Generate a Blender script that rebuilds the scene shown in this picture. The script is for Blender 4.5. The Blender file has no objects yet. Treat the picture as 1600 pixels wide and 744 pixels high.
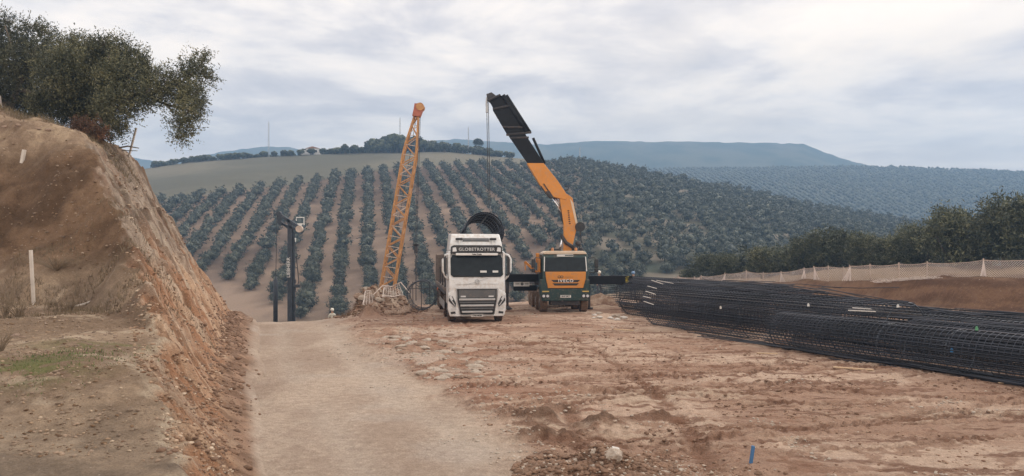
import bpy, bmesh, math, random
import numpy as np
from mathutils import Vector, Matrix, noise as mnoise
random.seed(7)
RNG = np.random.default_rng(11)
SC = bpy.context.scene
COL = SC.collection

# ------------------------------------------------------------------ camera
cam_d = bpy.data.cameras.new('camera')
cam = bpy.data.objects.new('camera', cam_d); COL.objects.link(cam)
cam.location = (0, 0, 2.9); cam.rotation_euler = (math.radians(90), 0, 0)
cam_d.sensor_width = 36; cam_d.lens = 27.0; cam_d.shift_y = 0.0175
cam_d.clip_start = 0.1; cam_d.clip_end = 8000
SC.camera = cam

# ------------------------------------------------------------------ light and sky
SUN_EL, SUN_AZ = math.radians(38), math.radians(62)     # azimuth clockwise from +Y (view direction)
world = bpy.data.worlds.new('World'); SC.world = world; world.use_nodes = True
wn, wl = world.node_tree.nodes, world.node_tree.links
wn.clear()
def N(nodes, t, **kw):
    n = nodes.new(t)
    for k, v in kw.items():
        if k.startswith('i_'):
            n.inputs[k[2:].replace('_', ' ')].default_value = v
        else: setattr(n, k, v)
    return n
def ramp(nodes, stops, interp='LINEAR'):
    r = nodes.new('ShaderNodeValToRGB'); r.color_ramp.interpolation = interp
    e = r.color_ramp.elements
    while len(e) < len(stops): e.new(0.5)
    for q, (p, c) in zip(e, stops):
        q.position = p; q.color = (*c, 1) if len(c) == 3 else c
    return r
def math_n(nodes, links, op, a, b=None, c=None, clamp=False):
    m = nodes.new('ShaderNodeMath'); m.operation = op; m.use_clamp = clamp
    for i, v in enumerate((a, b, c)):
        if v is None: continue
        if hasattr(v, 'node'): links.new(v, m.inputs[i])
        else: m.inputs[i].default_value = v
    return m.outputs[0]
def mixc(nodes, links, f, a, b, blend='MIX'):
    m = nodes.new('ShaderNodeMix'); m.data_type = 'RGBA'; m.blend_type = blend
    for s, v in ((m.inputs[0], f), (m.inputs[6], a), (m.inputs[7], b)):
        if hasattr(v, 'node'): links.new(v, s)
        else: s.default_value = v if not isinstance(v, tuple) or len(v) == 4 else (*v, 1)
    return m.outputs[2]
sky = N(wn, 'ShaderNodeTexSky', sky_type='NISHITA', sun_disc=False)
sky.sun_elevation = SUN_EL; sky.sun_rotation = SUN_AZ
tc = N(wn, 'ShaderNodeTexCoord')
sep = N(wn, 'ShaderNodeSeparateXYZ'); wl.new(tc.outputs['Generated'], sep.inputs[0])
zc = math_n(wn, wl, 'MAXIMUM', sep.outputs[2], 0.0)
zz = math_n(wn, wl, 'ADD', zc, 0.10)
px_ = math_n(wn, wl, 'DIVIDE', sep.outputs[0], zz)
py_ = math_n(wn, wl, 'DIVIDE', sep.outputs[1], zz)
cmb = N(wn, 'ShaderNodeCombineXYZ'); wl.new(px_, cmb.inputs[0]); wl.new(py_, cmb.inputs[1])
n1 = N(wn, 'ShaderNodeTexNoise', i_Scale=1.35, i_Detail=10.0, i_Roughness=0.60, i_Distortion=0.25)
wl.new(cmb.outputs[0], n1.inputs['Vector'])
mp = N(wn, 'ShaderNodeMapping'); mp.inputs['Location'].default_value = (7.3, 2.2, 1.0); wl.new(cmb.outputs[0], mp.inputs['Vector'])
n2 = N(wn, 'ShaderNodeTexNoise', i_Scale=0.75, i_Detail=8.0, i_Roughness=0.55, i_Distortion=0.2)
wl.new(mp.outputs[0], n2.inputs['Vector'])
base = ramp(wn, [(0.38, (0.60, 0.60, 0.66)), (0.46, (0.74, 0.73, 0.77)), (0.53, (0.93, 0.91, 0.91)), (0.63, (1.12, 1.07, 1.02))])
wl.new(n1.outputs['Fac'], base.inputs[0])
# thin warm breaks in the cloud towards the sun side
glow = ramp(wn, [(0.46, (0, 0, 0)), (0.60, (1, 1, 1))]); wl.new(n2.outputs['Fac'], glow.inputs[0])
side = N(wn, 'ShaderNodeMapRange'); side.inputs[1].default_value = -0.15; side.inputs[2].default_value = 0.45
wl.new(sep.outputs[0], side.inputs[0])
elev = ramp(wn, [(0.02, (0, 0, 0)), (0.13, (0.25, 0.25, 0.25)), (0.20, (1, 1, 1)), (0.25, (0.75, 0.75, 0.75)), (0.33, (0.15, 0.15, 0.15))]); wl.new(zc, elev.inputs[0])
g1 = math_n(wn, wl, 'MULTIPLY', glow.outputs[0], side.outputs[0])
g2 = math_n(wn, wl, 'MULTIPLY', g1, elev.outputs[0], clamp=True)
c1 = mixc(wn, wl, g2, base.outputs[0], (1.12, 1.05, .95))
hz = ramp(wn, [(0.0, (0.9, 0.9, 0.9)), (0.08, (0.5, 0.5, 0.5)), (0.16, (0.12, 0.12, 0.12)), (0.24, (0, 0, 0))]); wl.new(zc, hz.inputs[0])
c2 = mixc(wn, wl, hz.outputs[0], c1, (1.10, 1.08, 1.10))
# an overcast vault is brighter overhead than at the horizon
up = N(wn, 'ShaderNodeMapRange'); up.inputs[1].default_value = 0.33; up.inputs[2].default_value = 0.9; up.inputs[3].default_value = 1.0; up.inputs[4].default_value = 1.15
wl.new(zc, up.inputs[0])
c2 = mixc(wn, wl, 1.0, c2, (1.13, 1.005, .865), 'MULTIPLY')
c3 = mixc(wn, wl, 1.0, c2, up.outputs[0], 'MULTIPLY')
bgc = N(wn, 'ShaderNodeBackground'); wl.new(c3, bgc.inputs[0]); bgc.inputs[1].default_value = 1.10
bgs = N(wn, 'ShaderNodeBackground'); wl.new(sky.outputs[0], bgs.inputs[0]); bgs.inputs[1].default_value = 0.08
mx = N(wn, 'ShaderNodeMixShader'); mx.inputs[0].default_value = 0.9
wl.new(bgs.outputs[0], mx.inputs[1]); wl.new(bgc.outputs[0], mx.inputs[2])
wo = N(wn, 'ShaderNodeOutputWorld'); wl.new(mx.outputs[0], wo.inputs[0])
sd = bpy.data.lights.new('sun', 'SUN'); sd.energy = 1.5; sd.angle = math.radians(10); sd.color = (1.0, 0.93, 0.84)
sun = bpy.data.objects.new('sun', sd); COL.objects.link(sun)
sdir = Vector((math.sin(SUN_AZ)*math.cos(SUN_EL), math.cos(SUN_AZ)*math.cos(SUN_EL), math.sin(SUN_EL)))
sun.rotation_euler = sdir.to_track_quat('Z', 'Y').to_euler(); sun.location = (0, 0, 60)
SC.view_settings.view_transform = 'Standard'; SC.view_settings.look = 'None'
SC.view_settings.exposure = 0.46; SC.view_settings.gamma = 1.0
SC.cycles.use_denoising = True
SC.cycles.max_bounces = 6; SC.cycles.volume_bounces = 1; SC.cycles.transparent_max_bounces = 8
SC.cycles.sample_clamp_indirect = 4.0

# ------------------------------------------------------------------ helpers
def tag(o, label=None, cat=None, group=None, kind=None):
    if label: o['label'] = label
    if cat: o['category'] = cat
    if group: o['group'] = group
    if kind: o['kind'] = kind
    return o
def empty(name, loc=(0, 0, 0), rz=0.0, **kw):
    o = bpy.data.objects.new(name, None); COL.objects.link(o)
    o.location = loc; o.rotation_euler = (0, 0, rz); o.empty_display_size = 0.3
    return tag(o, **kw)
def link_mesh(name, verts, faces, mats, parent=None, smooth=False, midx=None):
    me = bpy.data.meshes.new(name)
    if isinstance(verts, np.ndarray):
        nv = len(verts); me.vertices.add(nv); me.vertices.foreach_set('co', np.asarray(verts, dtype=np.float32).ravel())
        fs = np.asarray(faces, dtype=np.int32); k = fs.shape[1]; nf = len(fs)
        me.loops.add(nf*k); me.loops.foreach_set('vertex_index', fs.ravel())
        me.polygons.add(nf); me.polygons.foreach_set('loop_start', np.arange(0, nf*k, k, dtype=np.int32))
        me.update(calc_edges=True)
    else:
        me.from_pydata([tuple(v) for v in verts], [], faces); me.update()
    for m in (mats if isinstance(mats, (list, tuple)) else [mats]): me.materials.append(m)
    if midx is not None: me.polygons.foreach_set('material_index', np.asarray(midx, dtype=np.int32))
    if smooth: me.polygons.foreach_set('use_smooth', np.ones(len(me.polygons), dtype=bool))
    o = bpy.data.objects.new(name, me); COL.objects.link(o)
    if parent is not None: o.parent = parent
    return o
class MB:
    def __init__(s): s.v = []; s.f = []; s.m = []
    def add(s, vs, fs, mi=0):
        b = len(s.v); s.v += [tuple(v) for v in vs]; s.f += [tuple(i+b for i in f) for f in fs]; s.m += [mi]*len(fs); return s
    def box(s, c, d, rot=None, mi=0, taper=1.0):
        vs = []
        for z in (-.5, .5):
            t = taper if z > 0 else 1
            for x, y in ((-.5, -.5), (.5, -.5), (.5, .5), (-.5, .5)):
                p = Vector((x*d[0]*t, y*d[1]*t, z*d[2]))
                if rot is not None: p = rot @ p
                vs.append(p + Vector(c))
        return s.add(vs, [(3, 2, 1, 0), (4, 5, 6, 7), (0, 1, 5, 4), (1, 2, 6, 5), (2, 3, 7, 6), (3, 0, 4, 7)], mi)
    def bar(s, a, b, w, h, mi=0, up=(0, 0, 1)):
        a, b = Vector(a), Vector(b); d = (b-a); L = d.length; d.normalize()
        u = Vector(up)
        if abs(d.dot(u)) > .98: u = Vector((0, 1, 0))
        x = d.cross(u).normalized(); y = x.cross(d)
        R = Matrix((x, y, d)).transposed()
        return s.box((a+b)/2, (w, h, L), R, mi)
    def tube(s, pts, r, n=6, mi=0, cap=True):
        pts = [Vector(p) for p in pts]; rr = r if isinstance(r, (list, tuple)) else [r]*len(pts)
        vs = []; ref = Vector((0.13, 0.21, 1)).normalized()
        for i, p in enumerate(pts):
            d = (pts[min(i+1, len(pts)-1)] - pts[max(i-1, 0)]).normalized()
            q = ref if abs(d.dot(ref)) < .95 else Vector((1, 0, 0))
            x = d.cross(q).normalized(); y = d.cross(x)
            for k in range(n):
                a = 2*math.pi*k/n
                vs.append(p + (x*math.cos(a) + y*math.sin(a))*rr[i])
        fs = []
        for i in range(len(pts)-1):
            for k in range(n):
                a = i*n+k; b = i*n+(k+1) % n
                fs.append((a, b, b+n, a+n))
        if cap: fs += [tuple(range(n-1, -1, -1)), tuple(range((len(pts)-1)*n, len(pts)*n))]
        return s.add(vs, fs, mi)
    def cyl(s, a, b, r, n=16, mi=0): return s.tube([a, b], r, n, mi)
    def prism(s, poly, axis, a, b, mi=0, scale_b=None):
        """poly of 2D points; axis 0: (y,z) swept in x, axis 1: (x,z) swept in y, axis 2: (x,y) swept in z"""
        def P(q, t):
            if axis == 0: return (t, q[0], q[1])
            if axis == 1: return (q[0], t, q[1])
            return (q[0], q[1], t)
        n = len(poly)
        vs = [P(q, a) for q in poly] + [P(q, b) for q in (scale_b or poly)]
        fs = [tuple(range(n)), tuple(range(2*n-1, n-1, -1))] + [(i, i+n, (i+1) % n+n, (i+1) % n) for i in range(n)]
        return s.add(vs, fs, mi)
    def sphere(s, c, r, n=10, mi=0, sc=(1, 1, 1)):
        vs = []; fs = []
        m = n//2
        for i in range(m+1):
            th = math.pi*i/m
            for k in range(n):
                ph = 2*math.pi*k/n
                vs.append((c[0]+r*sc[0]*math.sin(th)*math.cos(ph), c[1]+r*sc[1]*math.sin(th)*math.sin(ph), c[2]+r*sc[2]*math.cos(th)))
        for i in range(m):
            for k in range(n): fs.append((i*n+k, (i+1)*n+k, (i+1)*n+(k+1) % n, i*n+(k+1) % n))
        return s.add(vs, fs, mi)
    def build(s, name, mats, parent=None, smooth=False, bevel=0, segs=2):
        o = link_mesh(name, s.v, s.f, mats, parent, smooth, s.m)
        bm = bmesh.new(); bm.from_mesh(o.data); bmesh.ops.recalc_face_normals(bm, faces=bm.faces); bm.to_mesh(o.data); bm.free()
        if bevel:
            b = o.modifiers.new('b', 'BEVEL'); b.width = bevel; b.segments = segs; b.limit_method = 'ANGLE'; b.angle_limit = math.radians(35)
            o.data.polygons.foreach_set('use_smooth', np.ones(len(o.data.polygons), dtype=bool))
            w = o.modifiers.new('w', 'WEIGHTED_NORMAL'); w.keep_sharp = True
        return o
def text_obj(body, size, mat, parent, loc, rot, name='lettering', depth=0.004, spacing=1.0, sx=1.0):
    c = bpy.data.curves.new(name, 'FONT'); c.body = body; c.size = size; c.extrude = depth
    c.align_x = 'CENTER'; c.align_y = 'CENTER'; c.space_character = spacing; c.offset = 0.004
    t = bpy.data.objects.new('tmp', c); COL.objects.link(t)
    dg = bpy.context.evaluated_depsgraph_get()
    me = bpy.data.meshes.new_from_object(t.evaluated_get(dg)); me.name = name
    bpy.data.objects.remove(t)
    me.materials.clear(); me.materials.append(mat)
    o = bpy.data.objects.new(name, me); COL.objects.link(o); o.parent = parent
    o.location = loc; o.rotation_euler = rot; o.scale = (sx, 1, 1)
    return o
def copy_tree(o, parent=None):
    c = o.copy(); COL.objects.link(c); c.parent = parent
    for ch in list(o.children): copy_tree(ch, c)
    return c

def mat(name, col, rough=0.6, metal=0.0, var=0.12, scale=3.0, bump=0.0, dirt=None, dirt_amt=0.0, coat=0.0, bscale=20):
    m = bpy.data.materials.new(name); m.use_nodes = True
    n, l = m.node_tree.nodes, m.node_tree.links
    b = n['Principled BSDF']; b.inputs['Roughness'].default_value = rough; b.inputs['Metallic'].default_value = metal
    b.inputs['Coat Weight'].default_value = coat
    t = N(n, 'ShaderNodeTexCoord')
    ns = N(n, 'ShaderNodeTexNoise', i_Scale=scale, i_Detail=6.0, i_Roughness=0.6); l.new(t.outputs['Object'], ns.inputs['Vector'])
    lo = tuple(c*(1-var) for c in col); hi = tuple(min(1, c*(1+var)) for c in col)
    r = ramp(n, [(0.3, lo), (0.7, hi)]); l.new(ns.outputs['Fac'], r.inputs[0])
    out = r.outputs[0]
    if dirt:
        n3 = N(n, 'ShaderNodeTexNoise', i_Scale=scale*1.7, i_Detail=8.0, i_Roughness=0.7); l.new(t.outputs['Object'], n3.inputs['Vector'])
        rr = ramp(n, [(0.62-dirt_amt*0.5, (0, 0, 0)), (0.8-dirt_amt*0.3, (1, 1, 1))]); l.new(n3.outputs['Fac'], rr.inputs[0])
        f = math_n(n, l, 'MULTIPLY', rr.outputs[0], min(1, 0.4+dirt_amt))
        out = mixc(n, l, f, out, dirt)
    l.new(out, b.inputs['Base Color'])
    if bump:
        n4 = N(n, 'ShaderNodeTexNoise', i_Scale=bscale, i_Detail=8.0, i_Roughness=0.65); l.new(t.outputs['Object'], n4.inputs['Vector'])
        bp = N(n, 'ShaderNodeBump', i_Strength=bump, i_Distance=0.05); l.new(n4.outputs['Fac'], bp.inputs['Height']); l.new(bp.outputs[0], b.inputs['Normal'])
    return m
DUST = (0.33, 0.23, 0.16)
def P(px, py, Y):            # photo pixel at a given distance -> world point
    return Vector(((px-800)/1200*Y, Y, 2.9+(400-py)/1200*Y))

# ------------------------------------------------------------------ numpy noise
def _hash(ix, iy, seed):
    h = (ix.astype(np.int64)*374761393 + iy.astype(np.int64)*668265263 + seed*1442695041) & 0xFFFFFFFF
    h = ((h ^ (h >> 13))*1274126177) & 0xFFFFFFFF
    h = (h ^ (h >> 16)) & 0xFFFFFFFF
    h = (h*2246822519) & 0xFFFFFFFF
    return ((h ^ (h >> 15)) & 0xFFFFFF).astype(np.float64)/0xFFFFFF
def vn(x, y, seed=0):
    xi, yi = np.floor(x), np.floor(y); fx, fy = x-xi, y-yi
    fx = fx*fx*fx*(fx*(fx*6-15)+10); fy = fy*fy*fy*(fy*(fy*6-15)+10)
    a = _hash(xi, yi, seed); b = _hash(xi+1, yi, seed); c = _hash(xi, yi+1, seed); d = _hash(xi+1, yi+1, seed)
    return (a*(1-fx)+b*fx)*(1-fy) + (c*(1-fx)+d*fx)*fy
def fbm(x, y, oct=4, seed=0, gain=0.5):
    s = 0; a = 1; t = 0
    for o in range(oct):
        s = s + a*(vn(x, y, seed+o*17)*2-1); t += a; a *= gain
        x, y = x*2.03*0.8-y*2.03*0.6+3.1, x*2.03*0.6+y*2.03*0.8+1.7
    return s/t
def ss(a, b, x):
    t = np.clip((x-a)/(b-a), 0, 1); return t*t*(3-2*t)
def smin(a, b, k):
    h = np.clip(0.5+0.5*(b-a)/k, 0, 1); return b*(1-h)+a*h - k*h*(1-h)
def smax(a, b, k): return -smin(-a, -b, k)
def ip(x, pts): return np.interp(x, [p[0] for p in pts], [p[1] for p in pts])

# ------------------------------------------------------------------ terrain
A_CREST = [(-600, 330), (0, 290), (230, 263), (300, 253), (400, 246), (500, 241), (600, 238), (700, 237), (780, 245), (850, 250), (900, 254), (1000, 271), (1100, 291), (1200, 311), (1300, 331), (1400, 347), (1500, 362), (1700, 385), (2200, 410)]
B_CREST = [(-600, 330), (600, 290), (850, 280), (960, 267), (1040, 265), (1200, 263), (1340, 261), (1450, 264), (1600, 270), (1900, 285), (2300, 300)]
C_CREST = [(-600, 300), (0, 262), (150, 240), (205, 246), (255, 254), (290, 249), (340, 238), (400, 230), (450, 229), (480, 236), (600, 240), (680, 219), (720, 217), (850, 226), (930, 220), (1000, 221), (1100, 222), (1200, 223), (1255, 225), (1300, 242), (1340, 255), (1400, 264), (1600, 267), (1900, 275), (2300, 285)]
RUTS = []
_r = random.Random(5)
for i in range(46):
    cx, cy = _r.uniform(-14, 22), _r.uniform(28, 62); R = math.hypot(cx-_r.uniform(-1, 10), cy-_r.uniform(11, 27))
    RUTS.append((cx, cy, R, _r.uniform(.018, .042), _r.uniform(.05, .14)))
for (cx, cy, R) in ((-60, 16, 63), (-60, 16, 61.1), (30, 60, 49), (30, 60, 47.2), (-20, 70, 58), (-20, 70, 56.2)):
    RUTS.append((cx, cy, R, .035, .2))
def road_mask(x, y):
    u = x/np.maximum(y, 1); w = fbm(x*.9, y*.5, 4, 5)*.35 + fbm(x*4, y*3, 4, 6)*.20
    xr = ip(y, [(0, 1.2), (10.1, .35), (14.5, -.66), (20.5, -2.75), (27, -5.3), (33, -7.0), (40, -8.6), (60, -14)])
    xl = -.352*y
    xr2 = xr + w*1.7*ss(8, 14, y) 
    return ss(-.2, .3, (x+w*.8)-xl)*ss(-.5, .5, xr2-x)
def heaps(x, y):
    z = np.zeros_like(x)
    for cx, cy, rx, ry, h, s, n in HEAPS:
        I = np.nonzero((np.abs(x-cx) < rx*1.7) & (np.abs(y-cy) < ry*1.7))[0]
        if not len(I): continue
        z[I] = np.maximum(z[I], heap1(x[I], y[I], cx, cy, rx, ry, h, s, n))
    return z
def heap1(x, y, cx, cy, rx, ry, h, s, n):
        d = np.sqrt(((x-cx)/rx)**2 + ((y-cy)/ry)**2)
        d = d + .25*fbm(x*1.3/min(rx, 2)*1.5, y*1.3/min(rx, 2)*1.5, 3, s)
        return h*(1-ss(0, 1.15, d))*(1+n*fbm(x*3, y*3, 4, s+3))
HEAPS = [  # cx, cy, rx, ry, height, seed, roughness
    (-7.6, 41.5, 1.9, 2.2, 1.20, 41, .5), (-6.9, 37.6, .75, 1.2, .5, 42, .5), (-11.4, 52, 4.2, 3.2, 4.3, 64, .03), (-6.7, 42.6, 1.3, 1.8, 1.0, 43, .5), (-6.9, 39.0, 1.1, 1.4, .5, 44, .5),
    (-4.1, 50, 1.6, 2.0, 1.2, 45, .4), (1.15, 10.3, .80, .9, .30, 46, .6),
    (5.2, 45.0, 1.6, 1.6, .55, 47, .4), (4.4, 35.8, 1.3, .5, .16, 48, .9),
    (.35, 13.5, .75, .32, .24, 49, 1.0), (.9, 13.9, .8, .35, .20, 50, 1.0), (1.7, 13.1, .9, .3, .19, 52, 1.0), (.5, 12.2, .8, .25, .20, 53, 1.0), (2.6, 13.6, .7, .2, .16, 54, 1.0), (1.3, 12.4, .5, .25, .17, 55, 1.0),
    (3.6, 12.3, 1.1, .14, .08, 56, 1.0), (1.6, 16.5, 1.2, .2, .08, 57, 1.0),
    (-3.2, 24, 1.5, 1.0, .12, 58, 1.0), (-1.2, 20.5, 1.3, .7, .10, 59, 1.0), (-4.6, 28, 1.6, 1.2, .14, 60, 1.0)]
def site_h(x, y, fine=True):
    rm = road_mask(x, y)
    mud = (1-rm)
    z = .10*fbm(x*.12, y*.12, 3, 1)
    far = ss(45, 70, y)
    z = z + mud*(.05*fbm(x*.55, y*.55, 4, 2) + .016*(vn(x*3.3, y*3.3, 3)**2-.3)*(1-far) + .018*fbm(x*6.5, y*6.5, 3, 13)*(1-ss(20, 35, y))) + rm*(.015*fbm(x*1.2, y*1.2, 3, 4))
    # the road lies a touch lower than the spoil beside it
    z = z - .12*rm*ss(12, 16, y)
    if fine:
        rz = np.zeros_like(z)
        for k, (cx, cy, R, dep, w) in enumerate(RUTS):
            d = np.hypot(x-cx, y-cy)-R
            I = np.nonzero((np.abs(d) < w*4) & (y < 50) & (x > -14))[0]
            if not len(I): continue
            di = d[I]; m = ss(.40, .47, vn(x[I]*.3+k*3.7, y[I]*.3+k*1.3, 70+k)); arc = np.arctan2(y[I]-cy, x[I]-cx)*R; m = m*(.75+.35*np.tanh(3*np.sin(arc*2*math.pi/.22+np.abs(di)*9)))
            q = m*dep*(-np.exp(-(di/w)**2) + .8*np.exp(-((np.abs(di)-w*1.9)/(w*.6))**2)); rz[I] = np.where(np.abs(q) > np.abs(rz[I]), q, rz[I])
        z = z + rz*mud*(.6+.8*vn(x*4, y*4, 91))*1.25
        for off in (-.95, .95):        # worn wheel lines on the haul road
            xc = -.352*y + ip(y, [(0, 2.6), (10, 2.4), (20, 2.5), (35, 2.5)]) + off + .25*np.sin(y*.22)
            z = z - rm*.022*np.exp(-((x-xc)/.28)**2)
    z = z + heaps(x, y)
    return z
def site_edge(x):
    return ip(x, [(-60, 33.5), (-14, 33.8), (-9.5, 34.6), (-8.3, 38), (-6.5, 44), (0, 48), (8, 60), (14, 68), (30, 80), (60, 90)])
def bank_h(x, y):
    w = .35*fbm(x*.5, y*.35, 4, 21)
    toe = -.355*y - .06 - .22*ss(9, 16, y) + w*.5
    d = toe - x
    s = ip(y, [(0, 1.0), (9, 1.04), (12, 1.10), (16, 1.28), (20, 1.44), (26, 1.55), (40, 1.62)])
    rill = fbm(y*2.6+x*.8, x*.9, 4, 23)
    dn = np.clip(d, 0, 1)
    cut = s*d + .20*np.clip(d, 0, 2)*rill + .34*fbm(x*.9, y*.9, 4, 24)*dn + .24*fbm(x*4.6, y*4.6, 4, 34)*dn
    rg_ = 1-np.abs(fbm(x*2.6+y, y*2.6, 4, 35))*2.2; cut = cut + .11*rg_*dn
    kk_ = np.clip(y/24, .3, 1.0)
    scree = .6*(d+kk_)*(1+.4*fbm(x*2, y*2, 3, 25))         # loose spoil at the toe
    cut = smax(cut, np.minimum(scree*.8, .42), .18)
    # terrace in front, upper bank behind it, then the grove's level
    ter = 1.35 + .10*(y-10)*ss(8, 12, y)*.6 + .25*fbm(x*.3, y*.3, 4, 26) + .06*fbm(x*2, y*2, 4, 27)
    ter = np.where(y < 10.5, ter*ip(y, [(0, .35), (7, .42), (8.8, .62), (10.5, 1.0)]), ter)
    foot = ip(x, [(-40, 19.5), (-14, 18.8), (-10, 17.5), (-7, 14.5), (-5, 12.5)])
    up = ter + .98*np.maximum(0, y-foot+.5*fbm(x*.6, y*.6, 3, 28)) * (1+.10*fbm(x*.8, y*.8, 4, 29)) + (.30*fbm(x*.9, y*.9, 4, 30) + .16*fbm(x*2.8, y*2.8, 4, 36) - .22*np.abs(fbm(x*1.4, y*2.2, 3, 37)))*ss(0, 2, y-foot)
    top = np.clip(6.45 + .30*(-13.2-x), 6.2, 8.0) + .12*fbm(x*.7, y*.7, 4, 31) - .03*np.maximum(0, y-26)
    top = top + .22*ss(.45, .7, vn(x*1.1, y*1.1, 33))*ss(22, 24, y)
    ut = smin(up, top, .5)
    b = smin(ut, cut, np.where(y < 15, .22, .4))
    return b, d, ut-cut
def hills_h(x, y):
    yy = np.maximum(y, 60.0); px = 800+1200*x/yy
    za = 2.9+(400-ip(px, A_CREST))/1200*350
    zb = 2.9+(400-ip(px, B_CREST))/1200*1000
    zcr = 2.9+(400-ip(px, C_CREST))/1200*1600
    zb = zb + 1.5*vn(px*.12, yy*0, 8)
    zcr = zcr + 2.5*(vn(px*.09, yy*0, 9)-.5)
    t = np.clip((y-118)/232, 0, 1); g = t + .06*np.sin(t*math.pi)
    h = -12 + (za+12)*g
    h = h + (1.6*fbm(x*.018, y*.018, 3, 10) + .35*fbm(x*.12, y*.12, 3, 11))*ss(100, 150, y)*(1-ss(270, 345, y))
    v1 = np.minimum(za, zb)-22
    h = np.where(y > 350, za+(v1-za)*ss(350, 470, y), h)
    t2 = np.clip((y-470)/530, 0, 1)
    h = np.where(y > 470, v1+(zb-v1)*(t2+.05*np.sin(t2*math.pi)), h)
    v2 = np.minimum(zb, zcr)-15
    h = np.where(y > 1000, zb+(v2-zb)*ss(1000, 1130, y), h)
    h = np.where(y > 1130, v2+(zcr-v2)*(np.clip((y-1130)/470, 0, 1)**.8), h)
    h = np.where(y > 1600, zcr-40*ss(1600, 1750, y), h)
    return h
def near_h(x, y, fine):
    s = site_h(x, y, fine)
    I = np.nonzero((x < 2) & (y < 48))[0]
    if len(I):
        b, d, _g = bank_h(x[I], y[I])
        s[I] = np.maximum(s[I], np.where(d > -np.clip(y[I]/24, .3, 1.0), b*(1-ss(34, 44, y[I])), -50))
    # right-hand berm carrying the net fence
    ytop = ip(x, BERM_Y); ztop = ip(x, BERM_Z); wid = ip(x, [(9, 3.5), (22, 5.2), (40, 5.5)])
    I = np.nonzero((x > 9) & (y > ytop-wid-1))[0]
    if len(I):
        xi, yi = x[I], y[I]; tb = ss(0, 1, (yi-(ytop[I]-wid[I]))/wid[I]*.94)
        br = ztop[I]*tb*(1+.05*fbm(xi*1.3, yi*.5, 3, 61)) + .14*fbm(xi*.8, yi*.8, 4, 62)*tb*(1-tb)*3
        br = br + .22*ss(.5, .8, vn(xi*.45, yi*.3, 63))*ss(.8, 1, tb)
        s[I] = s[I]*(1-.8*tb)+br
    e = site_edge(x); ov = np.maximum(0, y-e)
    drop = -.36*ov*ss(0, 6, ov); right = ss(14, 24, x)
    drop = drop*(1-right) + right*(-.06*np.maximum(0, y-62))
    return s + drop
BERM_Y = [(9, 75), (15.9, 66), (17.2, 61), (19.1, 57.4), (21.3, 54.8), (23.6, 49.4), (25.2, 45.7), (26.9, 42.8), (30, 39.5), (40, 36), (60, 33)]
BERM_Z = [(9, -.2), (15.9, .28), (17.2, .52), (19.1, .80), (21.3, .99), (23.6, 1.30), (25.2, 1.50), (26.9, 1.68), (30, 1.75), (60, 2.3)]
def H(x, y, fine=True):
    x = np.asarray(x, dtype=float); y = np.asarray(y, dtype=float); out = np.zeros_like(x)
    nr = np.full_like(x, -99.); hl = np.full_like(x, -99.)
    I = np.nonzero(y < 135)[0]; nr[I] = near_h(x[I], y[I], fine)
    I = np.nonzero(y > 55)[0]; hl[I] = hills_h(x[I], y[I])
    fl = -10.5 + .8*fbm(x*.1, y*.1, 3, 12)
    low = np.maximum(nr, fl)
    t = ss(95, 130, y)
    R = nr*(1-t)+hl*t
    L_ = np.maximum(smax(nr, hl, 2.0), fl)
    fr = np.where(x > 14, np.where(y >= 130, hl, R), np.where(y >= 130, np.maximum(hl, fl), L_))
    m = ss(58, 66, y)
    return low*(1-m)+fr*m
_YS = np.geomspace(6, 130, 1800)
def ray(px, py):             # first distance at which the ground shows at a photo pixel
    z = H((px-800)/1200*_YS, _YS); e = 400-(z-2.9)/_YS*1200
    I = np.nonzero(e <= py)[0]
    return float(_YS[I[0]]) if len(I) else 34.0
def hz_(x, y): return float(H(np.array([x]), np.array([y]))[0])

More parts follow.
